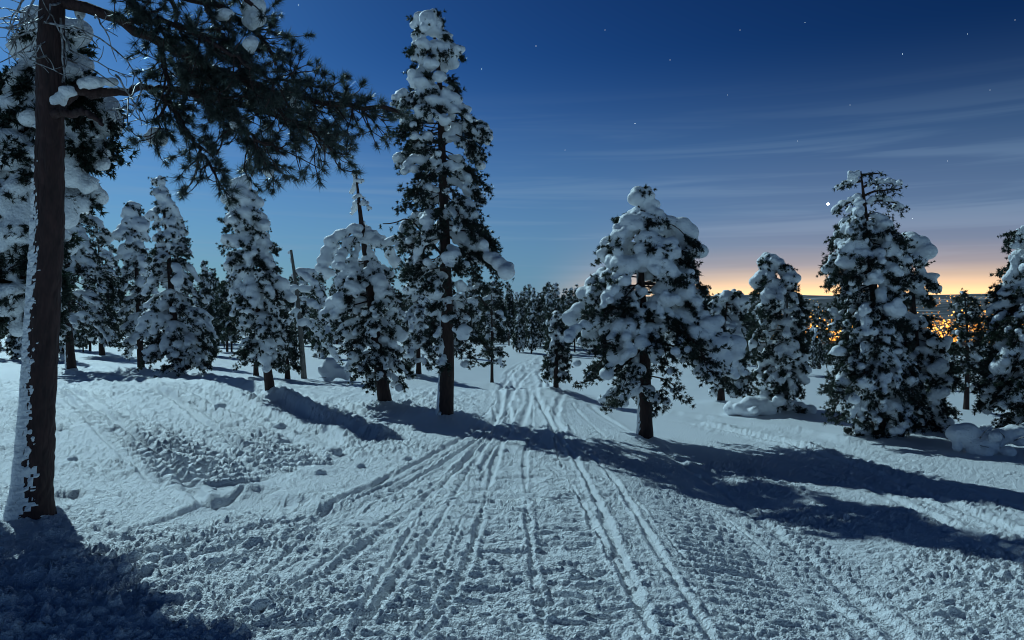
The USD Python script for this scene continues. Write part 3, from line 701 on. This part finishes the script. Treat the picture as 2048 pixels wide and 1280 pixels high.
hero('slim_pine', 'small dark slim pine with a bare trunk, in front of the town lights', (1930, 826),
     [(1930, 582), (1935, 700), (1930, 826)], [(585, 1924, 1942), (610, 1914, 1952), (650, 1906, 1960), (700, 1904, 1966), (745, 1904, 1970), (775, 1912, 1970)],
     S(snow=0.35, blob=0.07, branches=70, dabs=1.0, twigs=9), 111, r0=0.055)
hero('snow_laden_pine', 'snow-covered pine cut off by the right edge of the picture', (2072, 884),
     [(2066, 440), (2078, 650), (2072, 884)], [(462, 2032, 2085), (500, 2018, 2110), (570, 2002, 2125), (640, 1978, 2145), (720, 1982, 2160), (800, 1978, 2165), (862, 1990, 2150)],
     S(snow=1.1, blob=0.115, branches=150), 112, r0=0.11, top_blobs=[(2040, 480, 14, 0), (2030, 520, 16, 0), (2010, 590, 14, 0), (1995, 650, 16, 0), (2000, 690, 14, 0)])
hero('snow_laden_pine', 'pine with a pale plastered trunk, just right of the big near trunk', (144, 740),
     [(128, 436), (134, 600), (144, 740)], [(425, 122, 172), (455, 108, 198), (500, 100, 216), (560, 110, 225), (620, 115, 238), (690, 150, 232)],
     S(snow=0.8, blob=0.17, branches=90), 113, r0=0.15, crust=lambda z: -0.1 + 0 * z)
hero('snow_laden_pine', 'rounded snowy pine between the near trunk and the hooked-tip pine', (205, 712),
     [(198, 466), (200, 600), (205, 712)], [(468, 184, 214), (520, 172, 228), (580, 165, 240), (640, 160, 244), (690, 168, 240)],
     S(snow=0.9, blob=0.2, branches=80), 114, r0=0.12)
hero('young_pine', 'young pine on a thin bare stem beside the dip of the trail', (984, 770),
     [(983, 566), (984, 680), (984, 770)], [(566, 972, 996), (610, 960, 1010), (660, 958, 1016), (705, 962, 1016), (728, 972, 1006)],
     S(snow=0.55, blob=0.11, branches=60, dabs=1.5), 115, r0=0.05)
hero('young_pine', 'small snow-draped pine standing on the trail crest left of the broad pine', (1112, 782),
     [(1111, 614), (1112, 700), (1112, 782)], [(616, 1104, 1119), (650, 1098, 1128), (690, 1093, 1136), (730, 1088, 1140), (756, 1090, 1138)],
     S(snow=0.75, blob=0.10, branches=70, dabs=2.0), 116, r0=0.06, depth=17.5)
hero('snow_laden_pine', 'low snow-buried pine between the leaning pine and the tallest pine', (838, 752),
     [(835, 560), (836, 660), (838, 752)], [(560, 822, 850), (620, 808, 860), (680, 800, 868), (735, 800, 866)],
     S(snow=0.85, blob=0.17, branches=80), 117, r0=0.08)
hero('young_pine', 'dark young pine with a thin stem, under the snow-plastered pine', (513, 757),
     [(508, 640), (513, 757)], [(645, 500, 520), (690, 488, 535), (725, 482, 540)], S(snow=0.6, blob=0.12, branches=45), 118, r0=0.075)
hero('young_pine', 'short young pine with snow on its skirt, between the plastered pine and the snag', (576, 764),
     [(572, 660), (576, 764)], [(665, 566, 582), (700, 558, 594), (740, 555, 598)], S(snow=0.7, blob=0.11, branches=45), 119, r0=0.07)
hero('snow_sapling', 'snow-crusted sapling left of the near trunk on the far bank', (48, 722),
     [(50, 640), (48, 722)], [(642, 42, 58), (680, 34, 62), (712, 28, 66)], S(snow=0.95, blob=0.2, branches=40), 120, r0=0.05)

# --- the snag with drooping snowy arms
def snag():
    rng = np.random.default_rng(130)
    b = cast(609, 757); d = b[1]
    root = thing('snag', b, 'thin broken snag with long drooping snow-covered arms', 'dead tree')
    loc = lambda px, py, dy=0.0: at(px, py, d) - b + [0, dy, 0]
    tr = resample([[0, 0, -0.2], loc(603, 690), loc(595, 600), loc(582, 500)], 12)
    obj('trunk', tube(tr, np.linspace(0.085, 0.035, 12), 10), 'grey_bark', root, smooth=True)
    arms = [[(588, 548), (620, 560), (640, 590), (652, 625)], [(592, 545), (612, 545), (622, 552)], [(596, 600), (630, 610), (655, 640), (668, 672)], [(600, 640), (630, 660), (650, 690), (676, 722)],
            [(598, 580), (620, 582), (640, 605)], [(596, 575), (575, 590), (560, 625)], [(600, 620), (580, 640), (566, 670)], [(602, 650), (625, 648), (650, 665)]]
    c, r, tc, tt = [], [], [], []
    for k, a in enumerate(arms):
        p = resample([loc(x, y, 0.25 * math.sin(k * 2.1) * i) for i, (x, y) in enumerate(a)], 10)
        obj('branch', tube(p, np.linspace(0.03, 0.012, 10), 6), 'grey_bark', root, smooth=True)
        for q in p[1:]:
            for _ in range(2):
                c.append(q + [rng.normal() * 0.03, rng.normal() * 0.03, 0.05]); r.append(rng.uniform(0.07, 0.13))
        for q in p[4:]:
            for _ in range(7):
                tc.append(q + rng.normal(size=3) * [0.12, 0.12, 0.08] - [0, 0, 0.12]); tt.append([0, 0, -0.5])
    for z in np.linspace(0.5, 1.0, 14):
        c.append(tr[int(z * 11)] + [-0.04, 0.02, rng.normal() * 0.1]); r.append(rng.uniform(0.05, 0.08))
    obj('needles', tufts(rng, np.array(tc), np.array(tt), 0.08, 0.025, 9), 'pine_needles', root, kind='stuff')
    put_snow(root, snow_net(rng, c, r, 0.05))
snag()

# --- snow-buried bushes and mounds
def mound(name, label, blobs, foot, depth=None, seed=0, twigs=0, cat='snow mound'):
    rng = np.random.default_rng(seed)
    b = cast(*foot); d = b[1]
    root = thing(name, b, label, cat)
    c = np.array([at(x, y, d) - b + [0, oy, 0] for x, y, _, oy in blobs]); r = np.array([q / FPX * d for _, _, q, _ in blobs])
    extra = [(c[k] + rng.normal(size=3) * r[k] * [0.7, 0.9, 0.4], r[k] * rng.uniform(0.4, 0.8)) for k in range(len(c)) for _ in range(2)]
    c = np.vstack([c, [e[0] for e in extra]]); r = np.r_[r, [e[1] for e in extra]]
    put_snow(root, snow_net(rng, c, r, max(0.03, 0.003 * d), lump=0.22))
    for k in range(twigs):
        a = rng.uniform(0, 6.28); e = np.array([math.cos(a) * 0.5, math.sin(a) * 0.5, rng.uniform(0.1, 0.5)])
        obj('twig', tube(np.stack([[0, 0, 0.05], e * 0.5 + [0, 0, 0.06], e]), [0.012, 0.008, 0.004], 5), 'frosted_twig', root)
mound('snow_buried_bush', 'rounded snow-buried bush at the foot of the snow-covered pine on the right edge', [(1915, 868, 22, 0), (1935, 868, 26, 0), (1955, 880, 26, 0), (1970, 892, 20, -0.1), (1945, 890, 24, -0.1)], (1945, 905), seed=201, twigs=4, cat='bush')
mound('snow_buried_bush', 'snow-covered low bush with a split top at the right edge of the frame', [(2005, 872, 20, 0), (2025, 862, 16, 0), (2040, 866, 16, 0), (1992, 885, 16, 0)], (2015, 895), seed=202, twigs=5, cat='bush')
mound('snow_mound', 'smooth snow mound beside the slender pine with the pale trunk', [(1480, 818, 16, 0), (1500, 810, 22, 0), (1522, 812, 22, 0), (1538, 820, 16, 0), (1498, 822, 18, -0.1)], (1505, 832), seed=203)
mound('snow_buried_bush', 'snow-buried bush below the tip of the snag arm', [(650, 740, 14, 0), (660, 728, 14, 0), (672, 742, 16, 0), (685, 748, 12, 0), (658, 752, 14, 0)], (665, 762), seed=204, twigs=3, cat='bush')
mound('snow_mound', 'low snow mound between the slender pine and the big ragged pine', [(1600, 815, 14, 0), (1620, 820, 14, 0)], (1610, 828), seed=205)

# --- the big snow-heaped tree behind the near trunk
hero('heaped_pine', 'pine with huge snow heaps and dark low boughs, right behind the near trunk', (78, 960),
     [(100, 40), (98, 300), (78, 960)],
     [(60, 60, 140), (130, 20, 168), (200, -10, 204), (290, -40, 222), (370, -50, 212), (430, -50, 125), (520, -60, 72), (600, -60, 45), (640, -50, 30)],
     S(snow=0.85, blob=0.17, branches=125, dabs=2.5, twigs=16, tb=0.92, deep=0.35, lump=0.42), 121, r0=0.08, depth=6.75,
     top_blobs=[(110, 70, 30, 0), (40, 95, 34, 0), (130, 130, 34, 0), (155, 155, 34, 0), (60, 210, 44, -0.1), (170, 215, 34, 0), (150, 265, 44, -0.1), (185, 275, 32, -0.1), (200, 330, 22, 0), (190, 305, 34, 0), (185, 370, 32, -0.1), (160, 360, 30, -0.2), (215, 325, 14, 0), (45, 290, 40, -0.2), (30, 480, 44, -0.2), (60, 500, 36, -0.1)], voxel=0.035)

# ------------------------------------------------------------------ the near pine with its long needled limb
def near_pine():
    rng = np.random.default_rng(300)
    b = cast(62, 1058); d = b[1]
    root = thing('near_pine', b, 'dark near pine trunk at the left with a long needled limb across the sky', 'pine tree')
    loc = lambda px, py, dy=0.0: at(px, py, d + dy) - b
    tr = resample([[-0.03, 0, -0.3], loc(66, 1000), loc(84, 700), loc(98, 420), loc(101, 150), loc(110, -150), loc(118, -420)], 170)
    rad = np.interp(tr[:, 2], [-0.3, 0, 0.3, 1.0, 2.4, 3.4, 5.0], [0.23, 0.185, 0.135, 0.112, 0.104, 0.10, 0.07])
    ring = 56
    v, f = tube(tr, rad, ring)
    q = np.asarray(v) * [6, 6, 2.2]
    ctr = np.repeat(tr, ring, 0)
    out = v[:len(ctr)] - ctr
    big = meshkit.fbm(q[:len(ctr)], 3, 4) - 0.5
    pl = np.abs(2 * meshkit.noise(np.asarray(v[:len(ctr)]) * [26, 26, 9] + 3 * big[:, None], 6) - 1)
    v[:len(ctr)] = ctr + out * (1 + 0.16 * big + 0.16 * np.minimum(pl, 0.45) - 0.05 + 0.04 * (meshkit.noise(np.asarray(v[:len(ctr)]) * [70, 70, 30], 7) - 0.5))[:, None]
    obj('trunk', (v, f), 'red_bark', root, smooth=True)
    am = lambda z: np.interp(z, [0, 0.9, 1.5, 1.9, 2.4, 3.0], [0.15, -0.25, -0.65, -0.6, -0.85, -1.8])
    obj('snow_crust', shell_snow(rng, tr, rad * 1.04, math.radians(178), am, 0.018), 'tree_snow', root, smooth=True)
    limbs = [  # pixel line, depth offsets start..end, start radius
        ([(108, 238), (128, 205), (158, 182), (205, 186), (255, 180), (300, 174), (360, 182)], 0.0, 0.35, 0.052),
        ([(360, 182), (440, 195), (520, 222), (600, 252), (660, 280), (690, 300)], 0.35, 0.9, 0.034),
        ([(105, -10), (170, 12), (240, 45), (320, 88), (400, 128), (480, 160), (560, 188), (640, 206), (720, 216), (800, 224)], 0.0, 0.2, 0.045),
        ([(108, -90), (200, -60), (300, -30), (400, 0), (480, 40), (530, 90), (552, 130)], 0.0, 0.9, 0.045),
        ([(112, -200), (240, -160), (360, -100), (450, -40), (505, 10)], 0.0, 0.2, 0.045),
        ([(300, 174), (340, 215), (375, 260), (405, 310), (432, 352)], 0.3, -0.2, 0.024),
        ([(440, 195), (470, 235), (505, 285), (540, 330)], 0.5, 0.1, 0.022),
        ([(320, 88), (330, 130), (335, 180), (320, 240), (312, 275)], 0.1, 0.0, 0.022),
        ([(400, 128), (430, 180), (480, 250), (570, 310)], 0.15, -0.3, 0.022),
        ([(480, 160), (560, 220), (620, 265), (668, 305)], 0.2, -0.2, 0.02),
        ([(560, 188), (610, 170), (650, 178), (690, 195)], 0.2, 0.5, 0.016),
        ([(400, 0), (440, 60), (470, 120), (500, 170)], 0.5, 0.2, 0.022),
        ([(240, 45), (300, 40), (380, 60), (450, 100), (520, 150), (600, 160)], 0.05, -0.5, 0.024),
        ([(300, -30), (350, 20), (370, 80), (390, 150), (420, 210)], 0.4, 0.6, 0.022),
        ([(200, -60), (260, -10), (300, 40), (330, 70)], 0.1, -0.3, 0.022),
        ([(108, 225), (150, 222), (185, 232), (206, 250)], -0.05, -0.25, 0.036),
    ]
    tc, tt, tw, dead = [], [], [], []
    for k, (line, a, e, r0) in enumerate(limbs):
        n = 22
        o = np.linspace(a, e, len(line))
        p = resample([loc(x, y, o[i]) for i, (x, y) in enumerate(line)], n)
        p[1:-1] += rng.normal(size=(n - 2, 3)) * 0.012
        obj('limb', tube(p, np.linspace(r0, max(0.35 * r0, 0.007), n), 9), 'red_bark', root, smooth=True)
        if k in (0, 15): continue
        Ln = np.linalg.norm(np.diff(p, axis=0), axis=1).sum()
        start = 0.32 if k in (2, 3, 4) else 0.08
        if k in (12, 13, 14): start = 0.3
        for _ in range(int(26 * Ln) + 6):
            q = rng.uniform(start, 1.0); i = q * (n - 1)
            c0 = np.array([np.interp(i, np.arange(n), p[:, j]) for j in range(3)])
            t = p[min(int(i) + 1, n - 1)] - p[max(int(i) - 1, 0)]; t /= np.linalg.norm(t) + 1e-9
            w = rng.normal(size=3) * [0.7, 1.0, 0.7] + t * 0.8 + [0, 0, -0.45]
            w /= np.linalg.norm(w)
            L = rng.uniform(0.12, 0.42) * (0.6 if q > 0.9 else 1)
            c1 = c0 + w * L * 0.55 + rng.normal(size=3) * 0.02
            w2 = w * 0.7 + np.array([0, 0, 0.25]) + rng.normal(size=3) * 0.35; w2 /= np.linalg.norm(w2)
            c2 = c1 + w2 * L * 0.5
            tw.append(tube(resample([c0, c1, c2], 5), np.linspace(0.006, 0.003, 5), 4))
            m = rng.integers(2, 5)
            for s in np.linspace(1.0, 0.55, m):
                cc = c1 + s * (c2 - c1) if s > 0.6 else c1
                tc.append(cc); tt.append(w2)
            if rng.random() < 0.5:
                w3 = w2 + rng.normal(size=3) * 0.8; w3 /= np.linalg.norm(w3)
                c3 = c1 + w3 * L * 0.4
                tw.append(tube(np.stack([c1, 0.5 * (c1 + c3), c3]), [0.004, 0.003, 0.003], 4))
                tc += [c3, c1 + 0.7 * (c3 - c1)]; tt += [w3, w3]
    obj('twigs', join(tw), 'red_bark', root, smooth=True, kind='stuff')
    tc, tt = np.array(tc), np.array(tt)
    obj('needles', tufts(rng, tc, tt, 0.062, 0.0045, 46), 'frosted_needles', root, kind='stuff')
    # bare rime-covered twigs about the trunk
    for a0, a1, n in (((95, -20), (20, 60), 5), ((100, 20), (30, 130), 4), ((112, 80), (285, 170), 3), ((250, 180), (270, 230), 4), ((160, 10), (210, 80), 3), ((112, 60), (150, 150), 3), ((98, 40), (-20, 20), 4)):
        for _ in range(n):
            s = loc(*a0) + rng.normal(size=3) * [0.06, 0.12, 0.12]
            e = loc(a1[0] + rng.normal() * 30, a1[1] + rng.normal() * 28, rng.normal() * 0.3)
            mid = 0.5 * (s + e) + rng.normal(size=3) * 0.07
            line = resample([s, mid, e], 9); line[1:] += rng.normal(size=(8, 3)) * 0.008
            dead.append(tube(line, np.linspace(0.009, 0.003, 9), 5))
            for _ in range(4):
                i = rng.integers(3, 9); w = rng.normal(size=3); w[2] -= 0.4
                w *= 0.13 / np.linalg.norm(w)
                dead.append(tube(resample([line[i], line[i] + 0.6 * w + rng.normal(size=3) * 0.015, line[i] + w], 4), np.linspace(0.0045, 0.002, 4), 4))
    obj('bare_twigs', join(dead), 'frosted_twig', root, smooth=True, kind='stuff')
    # snow lying on the limbs
    spots = [(505, 18, 24, 0.3), (512, 36, 20, 0.3), (500, 42, 16, 0.3), (160, 12, 14, 0.1), (160, 30, 10, 0.1), (160, 44, 6, 0.1), (105, 206, 16, -0.02), (98, 212, 12, -0.03), (120, 196, 16, -0.02), (135, 184, 14, -0.02), (165, 166, 11, 0.02), (180, 163, 13, 0.04), (195, 163, 12, 0.06), (212, 163, 9, 0.08), (226, 164, 11, 0.1),
             (312, 268, 17, 0.1), (304, 278, 12, 0.1), (322, 280, 14, 0.1), (538, 345, 11, 0.1), (590, 205, 11, 0.0), (500, 88, 14, -0.4), (450, 30, 16, 0.0), (410, -20, 22, 0.5), (640, 215, 7, 0.1), (470, 250, 9, -0.2)]
    c = [loc(x, y, o) for x, y, _, o in spots]; r = [q / FPX * d for _, _, q, _ in spots]
    for k in range(len(c)):
        for _ in range(6):
            w = rng.normal(size=3) * [1, 1, 0.7]; w /= np.linalg.norm(w)
            c.append(c[k] + w * r[k] * rng.uniform(0.6, 0.95)); r.append(r[k] * rng.uniform(0.35, 0.65))
    put_snow(root, snow_net(rng, c, r, 0.017, lump=0.3), min_tri=40)
    MOUNDS.append((b[0], b[1] - 0.1, 0.10, 0.42))
near_pine()

# a pine standing just outside the left edge, whose boughs reach into the picture
hero('dark_boughed_pine', 'pine mostly outside the left edge, its dark boughs filling the left margin', (-120, 960),
     [(-110, 60), (-112, 400), (-120, 960)],
     [(80, -130, -60), (180, -180, 0), (300, -220, 40), (420, -240, 25), (560, -250, 25), (660, -240, 10), (710, -200, -40)],
     S(snow=0.45, blob=0.16, branches=110, twigs=13, dabs=1.5, deep=0.6), 122, r0=0.10, needle=(0.07, 0.012, 18), voxel=0.035, depth=6.9)

# ------------------------------------------------------------------ the forest behind: a few kinds of pine, each copy a thing
def far_kind(i):
    rng = np.random.default_rng(400 + i)
    H = 5.0
    lean = rng.normal() * 0.25
    trunk = resample([[0, 0, -0.3], [0.1 * lean, 0, 0.4 * H], [lean * 0.7, 0.05, 0.75 * H], [lean, 0, H]], 8)
    wid = [0.75, 0.55, 0.9, 0.62, 0.8, 0.5, 0.7, 1.0][i]
    low = [0.3, 0.1, 0.8, 0.2, 1.2, 0.4, 0.15, 0.9][i]
    env = []
    for q in np.linspace(0, 1, 9):
        w = wid * (1.05 - q) ** 0.7 * (0.75 + 0.25 * min(1, q * 6)) * rng.uniform(0.75, 1.2) + 0.05
        env.append((low + q * (H - low), w * rng.uniform(0.8, 1.2), w * rng.uniform(0.8, 1.2), w))
    P = S(snow=[0.9, 0.8, 0.6, 0.95, 0.55, 0.9, 0.75, 0.5][i], blob=[0.19, 0.17, 0.15, 0.22, 0.14, 0.18, 0.2, 0.15][i], branches=70, twigs=7, dabs=1.2, dab=0.09, scale=1.8, twig_mesh=False)
    cls = stage.CreateClassPrim(f'/World/Looks/forest_pine_kind_{i + 1:03d}')
    parts = crown_parts(rng, trunk, env, P)
    branches, (tc, tt), snow = parts
    tz = trunk[:, 2]
    rad = 0.085 * (np.clip(1 - tz / H, 0, 1) * 0.9 + 0.1)
    obj('trunk', tube(trunk, rad, 7), 'pine_bark', cls, smooth=True)
    obj('branches', join([tube(p, r, 4) for p, r in branches]), 'pine_bark', cls, kind='stuff')
    obj('needles', tufts(rng, tc, tt, 0.14, 0.05, 8), 'pine_needles', cls, kind='stuff')
    obj('snow', snow_net(rng, *snow, 0.075), 'tree_snow', cls, smooth=True)
    return cls
KINDS = [far_kind(i) for i in range(8)]
frng = np.random.default_rng(500)
def far_pine(px, top, d, label, group=None, kind=None):
    x = (px - 1024) / FPX * d
    z = float(base_z(np.array([x]), np.array([d]))[0])
    H = at(px, top, d)[2] - z
    H = max(H, 1.2)
    s = H / 5.0
    w = s * frng.uniform(0.72, 1.02) * (1.0 if s < 1.3 else 1.3 / s + 0.25)
    o = thing('forest_pine', (x, d, z), label, 'pine tree', group, frng.uniform(0, 360), (w, w, s))
    o.GetReferences().AddInternalReference(KINDS[frng.integers(8) if kind is None else kind].GetPath())
    o.SetInstanceable(True)
    return o
def row(n, px0, px1, t0, t1, d0, d1, label, group, kinds=None):
    for i in range(n):
        px = px0 + (px1 - px0) * (i + frng.uniform(0.1, 0.9)) / n
        far_pine(px, frng.uniform(t0, t1), frng.uniform(d0, d1), label, group, None if kinds is None else kinds[frng.integers(len(kinds))])
# singled out ones
far_pine(408, 520, 27, 'narrow dark pine right behind the bushy snow-laden pine on the left', kind=1)
far_pine(424, 545, 34, 'small pointed pine standing left of the plastered pine in the far line', kind=5)
far_pine(640, 532, 33, 'pointed dark pine seen between the snag and the leaning pine', kind=1)
far_pine(1018, 572, 44, 'bent-topped dark pine nearest the tallest pine in the centre forest', kind=4)
far_pine(1060, 568, 46, 'pointed pine with the highest tip in the centre forest', kind=1)
far_pine(1100, 575, 42, 'broad dark pine behind the small draped pine on the trail crest', kind=0)
far_pine(1162, 588, 60, 'round-topped pine against the orange glow left of the broad pine', kind=4)
far_pine(1408, 578, 30, 'bare-topped pine against the glow right of the broad pine', kind=7)
far_pine(1592, 575, 24, 'dark pine rising behind the slender pale-trunked pine', kind=2)
far_pine(1640, 690, 30, 'dark pine in the shade left of the big ragged pine', kind=2)
far_pine(1905, 690, 20, 'low snowy pine behind the small slim pine', kind=6)
far_pine(1975, 690, 22, 'low dark pine between the slim pine and the right edge pine', kind=3)
# the ranks behind
row(16, -120, 240, 500, 605, 30, 52, 'snowy pine in the forest behind the trees at the left edge', 'forest pines at the far left')
row(20, 380, 470, 535, 612, 36, 75, 'pine in the far line between the bushy pine and the plastered pine', 'far pines left of the plastered pine')
row(24, 560, 700, 535, 612, 36, 80, 'pine in the far line behind the snag', 'far pines behind the snag')
row(20, 780, 990, 555, 630, 34, 75, 'pine in the far line behind the tallest pine', 'far pines behind the tallest pine')
row(52, 985, 1190, 566, 628, 36, 80, 'dark pine in the centre forest beyond the rise of the trail', 'centre forest pines')
row(12, 1370, 1520, 585, 660, 26, 60, 'pine in the stand behind the arch-topped pine', 'pines behind the arch-topped pine')
row(10, 1575, 1690, 678, 730, 28, 60, 'dark pine in the shade below the town lights, left of the big ragged pine', 'dark pines left of the ragged pine')
row(26, 1780, 2100, 688, 745, 28, 75, 'dark pine on the slope falling away below the town lights', 'pines on the slope below the town')
row(40, -150, 1000, 580, 618, 75, 140, 'far-off pine in the long line along the left horizon', 'far pines along the horizon')
row(14, 1130, 1700, 600, 640, 70, 140, 'far-off pine on the skyline under the orange glow', 'skyline pines under the glow')

# ------------------------------------------------------------------ hills, town and stars
def hill_z(a, r):
    """Height of the far country at bearing a and distance r, metres."""
    x, y = r * np.sin(a), r * np.cos(a)
    ridge = 250 + 70 * (fb2(x, y, 1 / 2600.0, 3, 81) - 0.5) * 2 - 60 * sstep(0.1, -0.5, a)
    z = np.interp(r, [1500, 2000, 3000, 4200, 5500, 7000, 8500, 11000, 14000], [-78, -76, -60, -18, 60, 170, 290, 250, 120]) / 290.0
    rise = np.where(z > 0, z * ridge, z * 290)
    return rise + 26 * (fb2(x, y, 1 / 700.0, 4, 85) - 0.5) * sstep(2500, 5000, r)
def build_hills():
    ang = np.linspace(math.radians(-60), math.radians(60), 420)
    rad = np.r_[np.linspace(1500, 4000, 40), np.linspace(4100, 9500, 90), np.linspace(9800, 14000, 12)]
    A, R = np.meshgrid(ang, rad)
    v = np.stack([R * np.sin(A), R * np.cos(A), hill_z(A, R)], -1).reshape(-1, 3)
    nA = len(ang)
    i, j = np.meshgrid(np.arange(len(rad) - 1), np.arange(nA - 1), indexing='ij')
    a = i * nA + j
    f = np.vstack([np.stack([a, a + nA + 1, a + 1], -1).reshape(-1, 3), np.stack([a, a + nA, a + nA + 1], -1).reshape(-1, 3)])
    g = obj('hills', (v, f[:, ::-1].copy()), 'hill_forest', smooth=True)
    tag(g, 'far wooded hills beyond the valley', kind='structure')
build_hills()
def ico():
    t = (1 + 5 ** 0.5) / 2
    v = np.array([(-1, t, 0), (1, t, 0), (-1, -t, 0), (1, -t, 0), (0, -1, t), (0, 1, t), (0, -1, -t), (0, 1, -t), (t, 0, -1), (t, 0, 1), (-t, 0, -1), (-t, 0, 1)], float)
    f = np.array([(0, 11, 5), (0, 5, 1), (0, 1, 7), (0, 7, 10), (0, 10, 11), (1, 5, 9), (5, 11, 4), (11, 10, 2), (10, 7, 6), (7, 1, 8), (3, 9, 4), (3, 4, 2), (3, 2, 6), (3, 6, 8), (3, 8, 9), (4, 9, 5), (2, 4, 11), (6, 2, 10), (8, 6, 7), (9, 8, 1)])
    return v / np.linalg.norm(v[0]), f
IV, IF = ico()
def town():
    rng = np.random.default_rng(600)
    lights = {'lamp_amber': [], 'lamp_yellow': [], 'lamp_dim': []}
    houses = []
    # districts: bearing, distance, spread of each, number of lamps
    for px, r0, sp, sr, n in ((1640, 2900, 40, 350, 60), (1625, 3600, 40, 300, 40), (1720, 3000, 60, 400, 60), (1840, 3300, 60, 500, 90), (1930, 3300, 60, 450, 80), (2000, 3400, 60, 400, 70), (1480, 3300, 70, 500, 40), (1860, 2500, 90, 200, 40), (1900, 8000, 110, 500, 26), (1640, 5200, 60, 600, 20), (1980, 5600, 80, 900, 18), (2120, 3400, 60, 500, 60)):
        for _ in range(int(5 * n)):
            a = math.atan((px + rng.normal() * 1.25 * sp - 1024) / FPX)
            r = r0 + rng.normal() * 1.7 * sr
            r = float(np.clip(r, 2500, 8350))
            x, y, z = r * math.sin(a), r * math.cos(a), float(hill_z(np.array([a]), np.array([r]))[0])
            k = ('lamp_amber', 'lamp_yellow', 'lamp_dim')[rng.choice(3, p=[0.45, 0.2, 0.35])]
            R = min(rng.gamma(1.5, 1.0), 3.6) * min(r, 4500.0) / 3300.0 * 0.85 + 1.0
            lights[k].append((IV * R + [x, y, z + 9 + R], IF))
            if rng.random() < 0.3 and r < 5000:
                w, h, dd = rng.uniform(6, 16), rng.uniform(4, 9), rng.uniform(6, 12)
                hx, hy = x + rng.normal() * 25, y + rng.uniform(15, 50)
                hz = float(hill_z(np.array([math.atan2(hx, hy)]), np.array([math.hypot(hx, hy)]))[0])
                v = np.array([(-w, -dd, -2), (w, -dd, -2), (w, dd, -2), (-w, dd, -2), (-w, -dd, h), (w, -dd, h), (w, dd, h), (-w, dd, h), (-w, 0, h + 4), (w, 0, h + 4)], float) + [hx, hy, hz]
                houses.append((v, np.array([(0, 1, 5), (0, 5, 4), (1, 2, 6), (1, 6, 5), (2, 3, 7), (2, 7, 6), (3, 0, 4), (3, 4, 7), (4, 5, 9), (4, 9, 8), (6, 7, 8), (6, 8, 9), (5, 6, 9), (7, 4, 8)])))
    root = thing('town_lights', (0, 0, 0), 'amber and yellow lamps of the town spread along the valley', 'lights')
    tag(root, kind='stuff')
    for k, l in lights.items():
        obj({'lamp_amber': 'amber_lamps', 'lamp_yellow': 'yellow_lamps', 'lamp_dim': 'dim_lamps'}[k], join(l), k, root, kind='stuff')
    g = obj('town_houses', join(houses), 'house_wall')
    tag(g, 'dark houses of the town among the lamps in the valley', 'houses', kind='stuff')
town()
def star(px, py, size, m, name, label, group):
    D = 60000.0
    p = at(px, py, D)
    g = obj(name, (IV * size / FPX * D * 0.5 + p, IF), m)
    tag(g, label, name, group)
star(1656, 408, 6.0, 'planet_white', 'planet', 'bright planet in the sky left of the big ragged pine', None)
for px, py, s in ((1805, 108, 2.2), (963, 138, 2.0), (1270, 247, 1.9), (1072, 92, 1.5), (1825, 437, 2.0), (597, 10, 2.0), (1935, 68, 1.6), (1610, 45, 1.4), (1480, 60, 1.2), (1340, 120, 1.2), (1700, 210, 1.2), (1980, 180, 1.3), (1595, 282, 1.3), (1455, 190, 1.1), (1895, 322, 1.4), (1210, 60, 1.1), (2030, 40, 1.4), (1130, 300, 1.0)):
    star(px, py, 0.8 * s, 'star_white', 'star', 'faint star in the blue night sky above the trees', 'faint stars')

# ------------------------------------------------------------------ loose lumps of snow beside the tracks, then the snow itself
def snow_chunks():
    rng = np.random.default_rng(700)
    base = np.vstack([IV, ])
    from trimesh.creation import icosphere
    m = icosphere(2)
    kinds = []
    for k in range(6):
        v = np.array(m.vertices)
        v = v * (0.62 + 0.75 * meshkit.fbm(v * 1.5 + k * 7.1, 3, k)[:, None]) * [1, 1, 0.8]
        kinds.append((v, np.array(m.faces)))
    spots = [(665, 905, 20), (812, 915, 12), (720, 930, 12), (640, 945, 13), (780, 985, 11), (560, 855, 13), (300, 1128, 17), (250, 1150, 15), (440, 835, 11), (1395, 915, 8), (700, 1000, 9), (520, 1230, 20), (655, 1245, 14), (330, 1235, 14), (1780, 1090, 9), (470, 895, 10), (600, 912, 11), (145, 925, 11), (1010, 895, 6), (1600, 1010, 9), (905, 1000, 7), (1880, 1180, 12), (1120, 1215, 11), (830, 1190, 12)]
    spots += [(rng.uniform(380, 960), rng.uniform(870, 1010), rng.uniform(4, 8)) for _ in range(8)]
    spots += [(rng.uniform(100, 900), rng.uniform(1030, 1260), rng.uniform(5, 10)) for _ in range(4)]
    for x, y, s in spots:
        px, d = flat(x, y)
        z = float(ground_z(np.array([px]), np.array([d]))[0])
        r = s / FPX * d
        v, f = kinds[rng.integers(6)]
        a = rng.uniform(0, 6.28)
        Rm = np.array([[math.cos(a), -math.sin(a), 0], [math.sin(a), math.cos(a), 0], [0, 0, 1]])
        g = obj('snow_chunk', (v @ Rm.T * r + [px, d, z + 0.0 * r], f), 'ground_snow', smooth=True)
        tag(g, 'loose lump of broken snow beside the snowmobile tracks', 'snow chunk', 'loose lumps of snow')
snow_chunks()
g = obj('snow_ground', build_ground(), 'ground_snow', smooth=True)
tag(g, 'moonlit snow crossed by snowmobile and ski tracks', kind='structure')
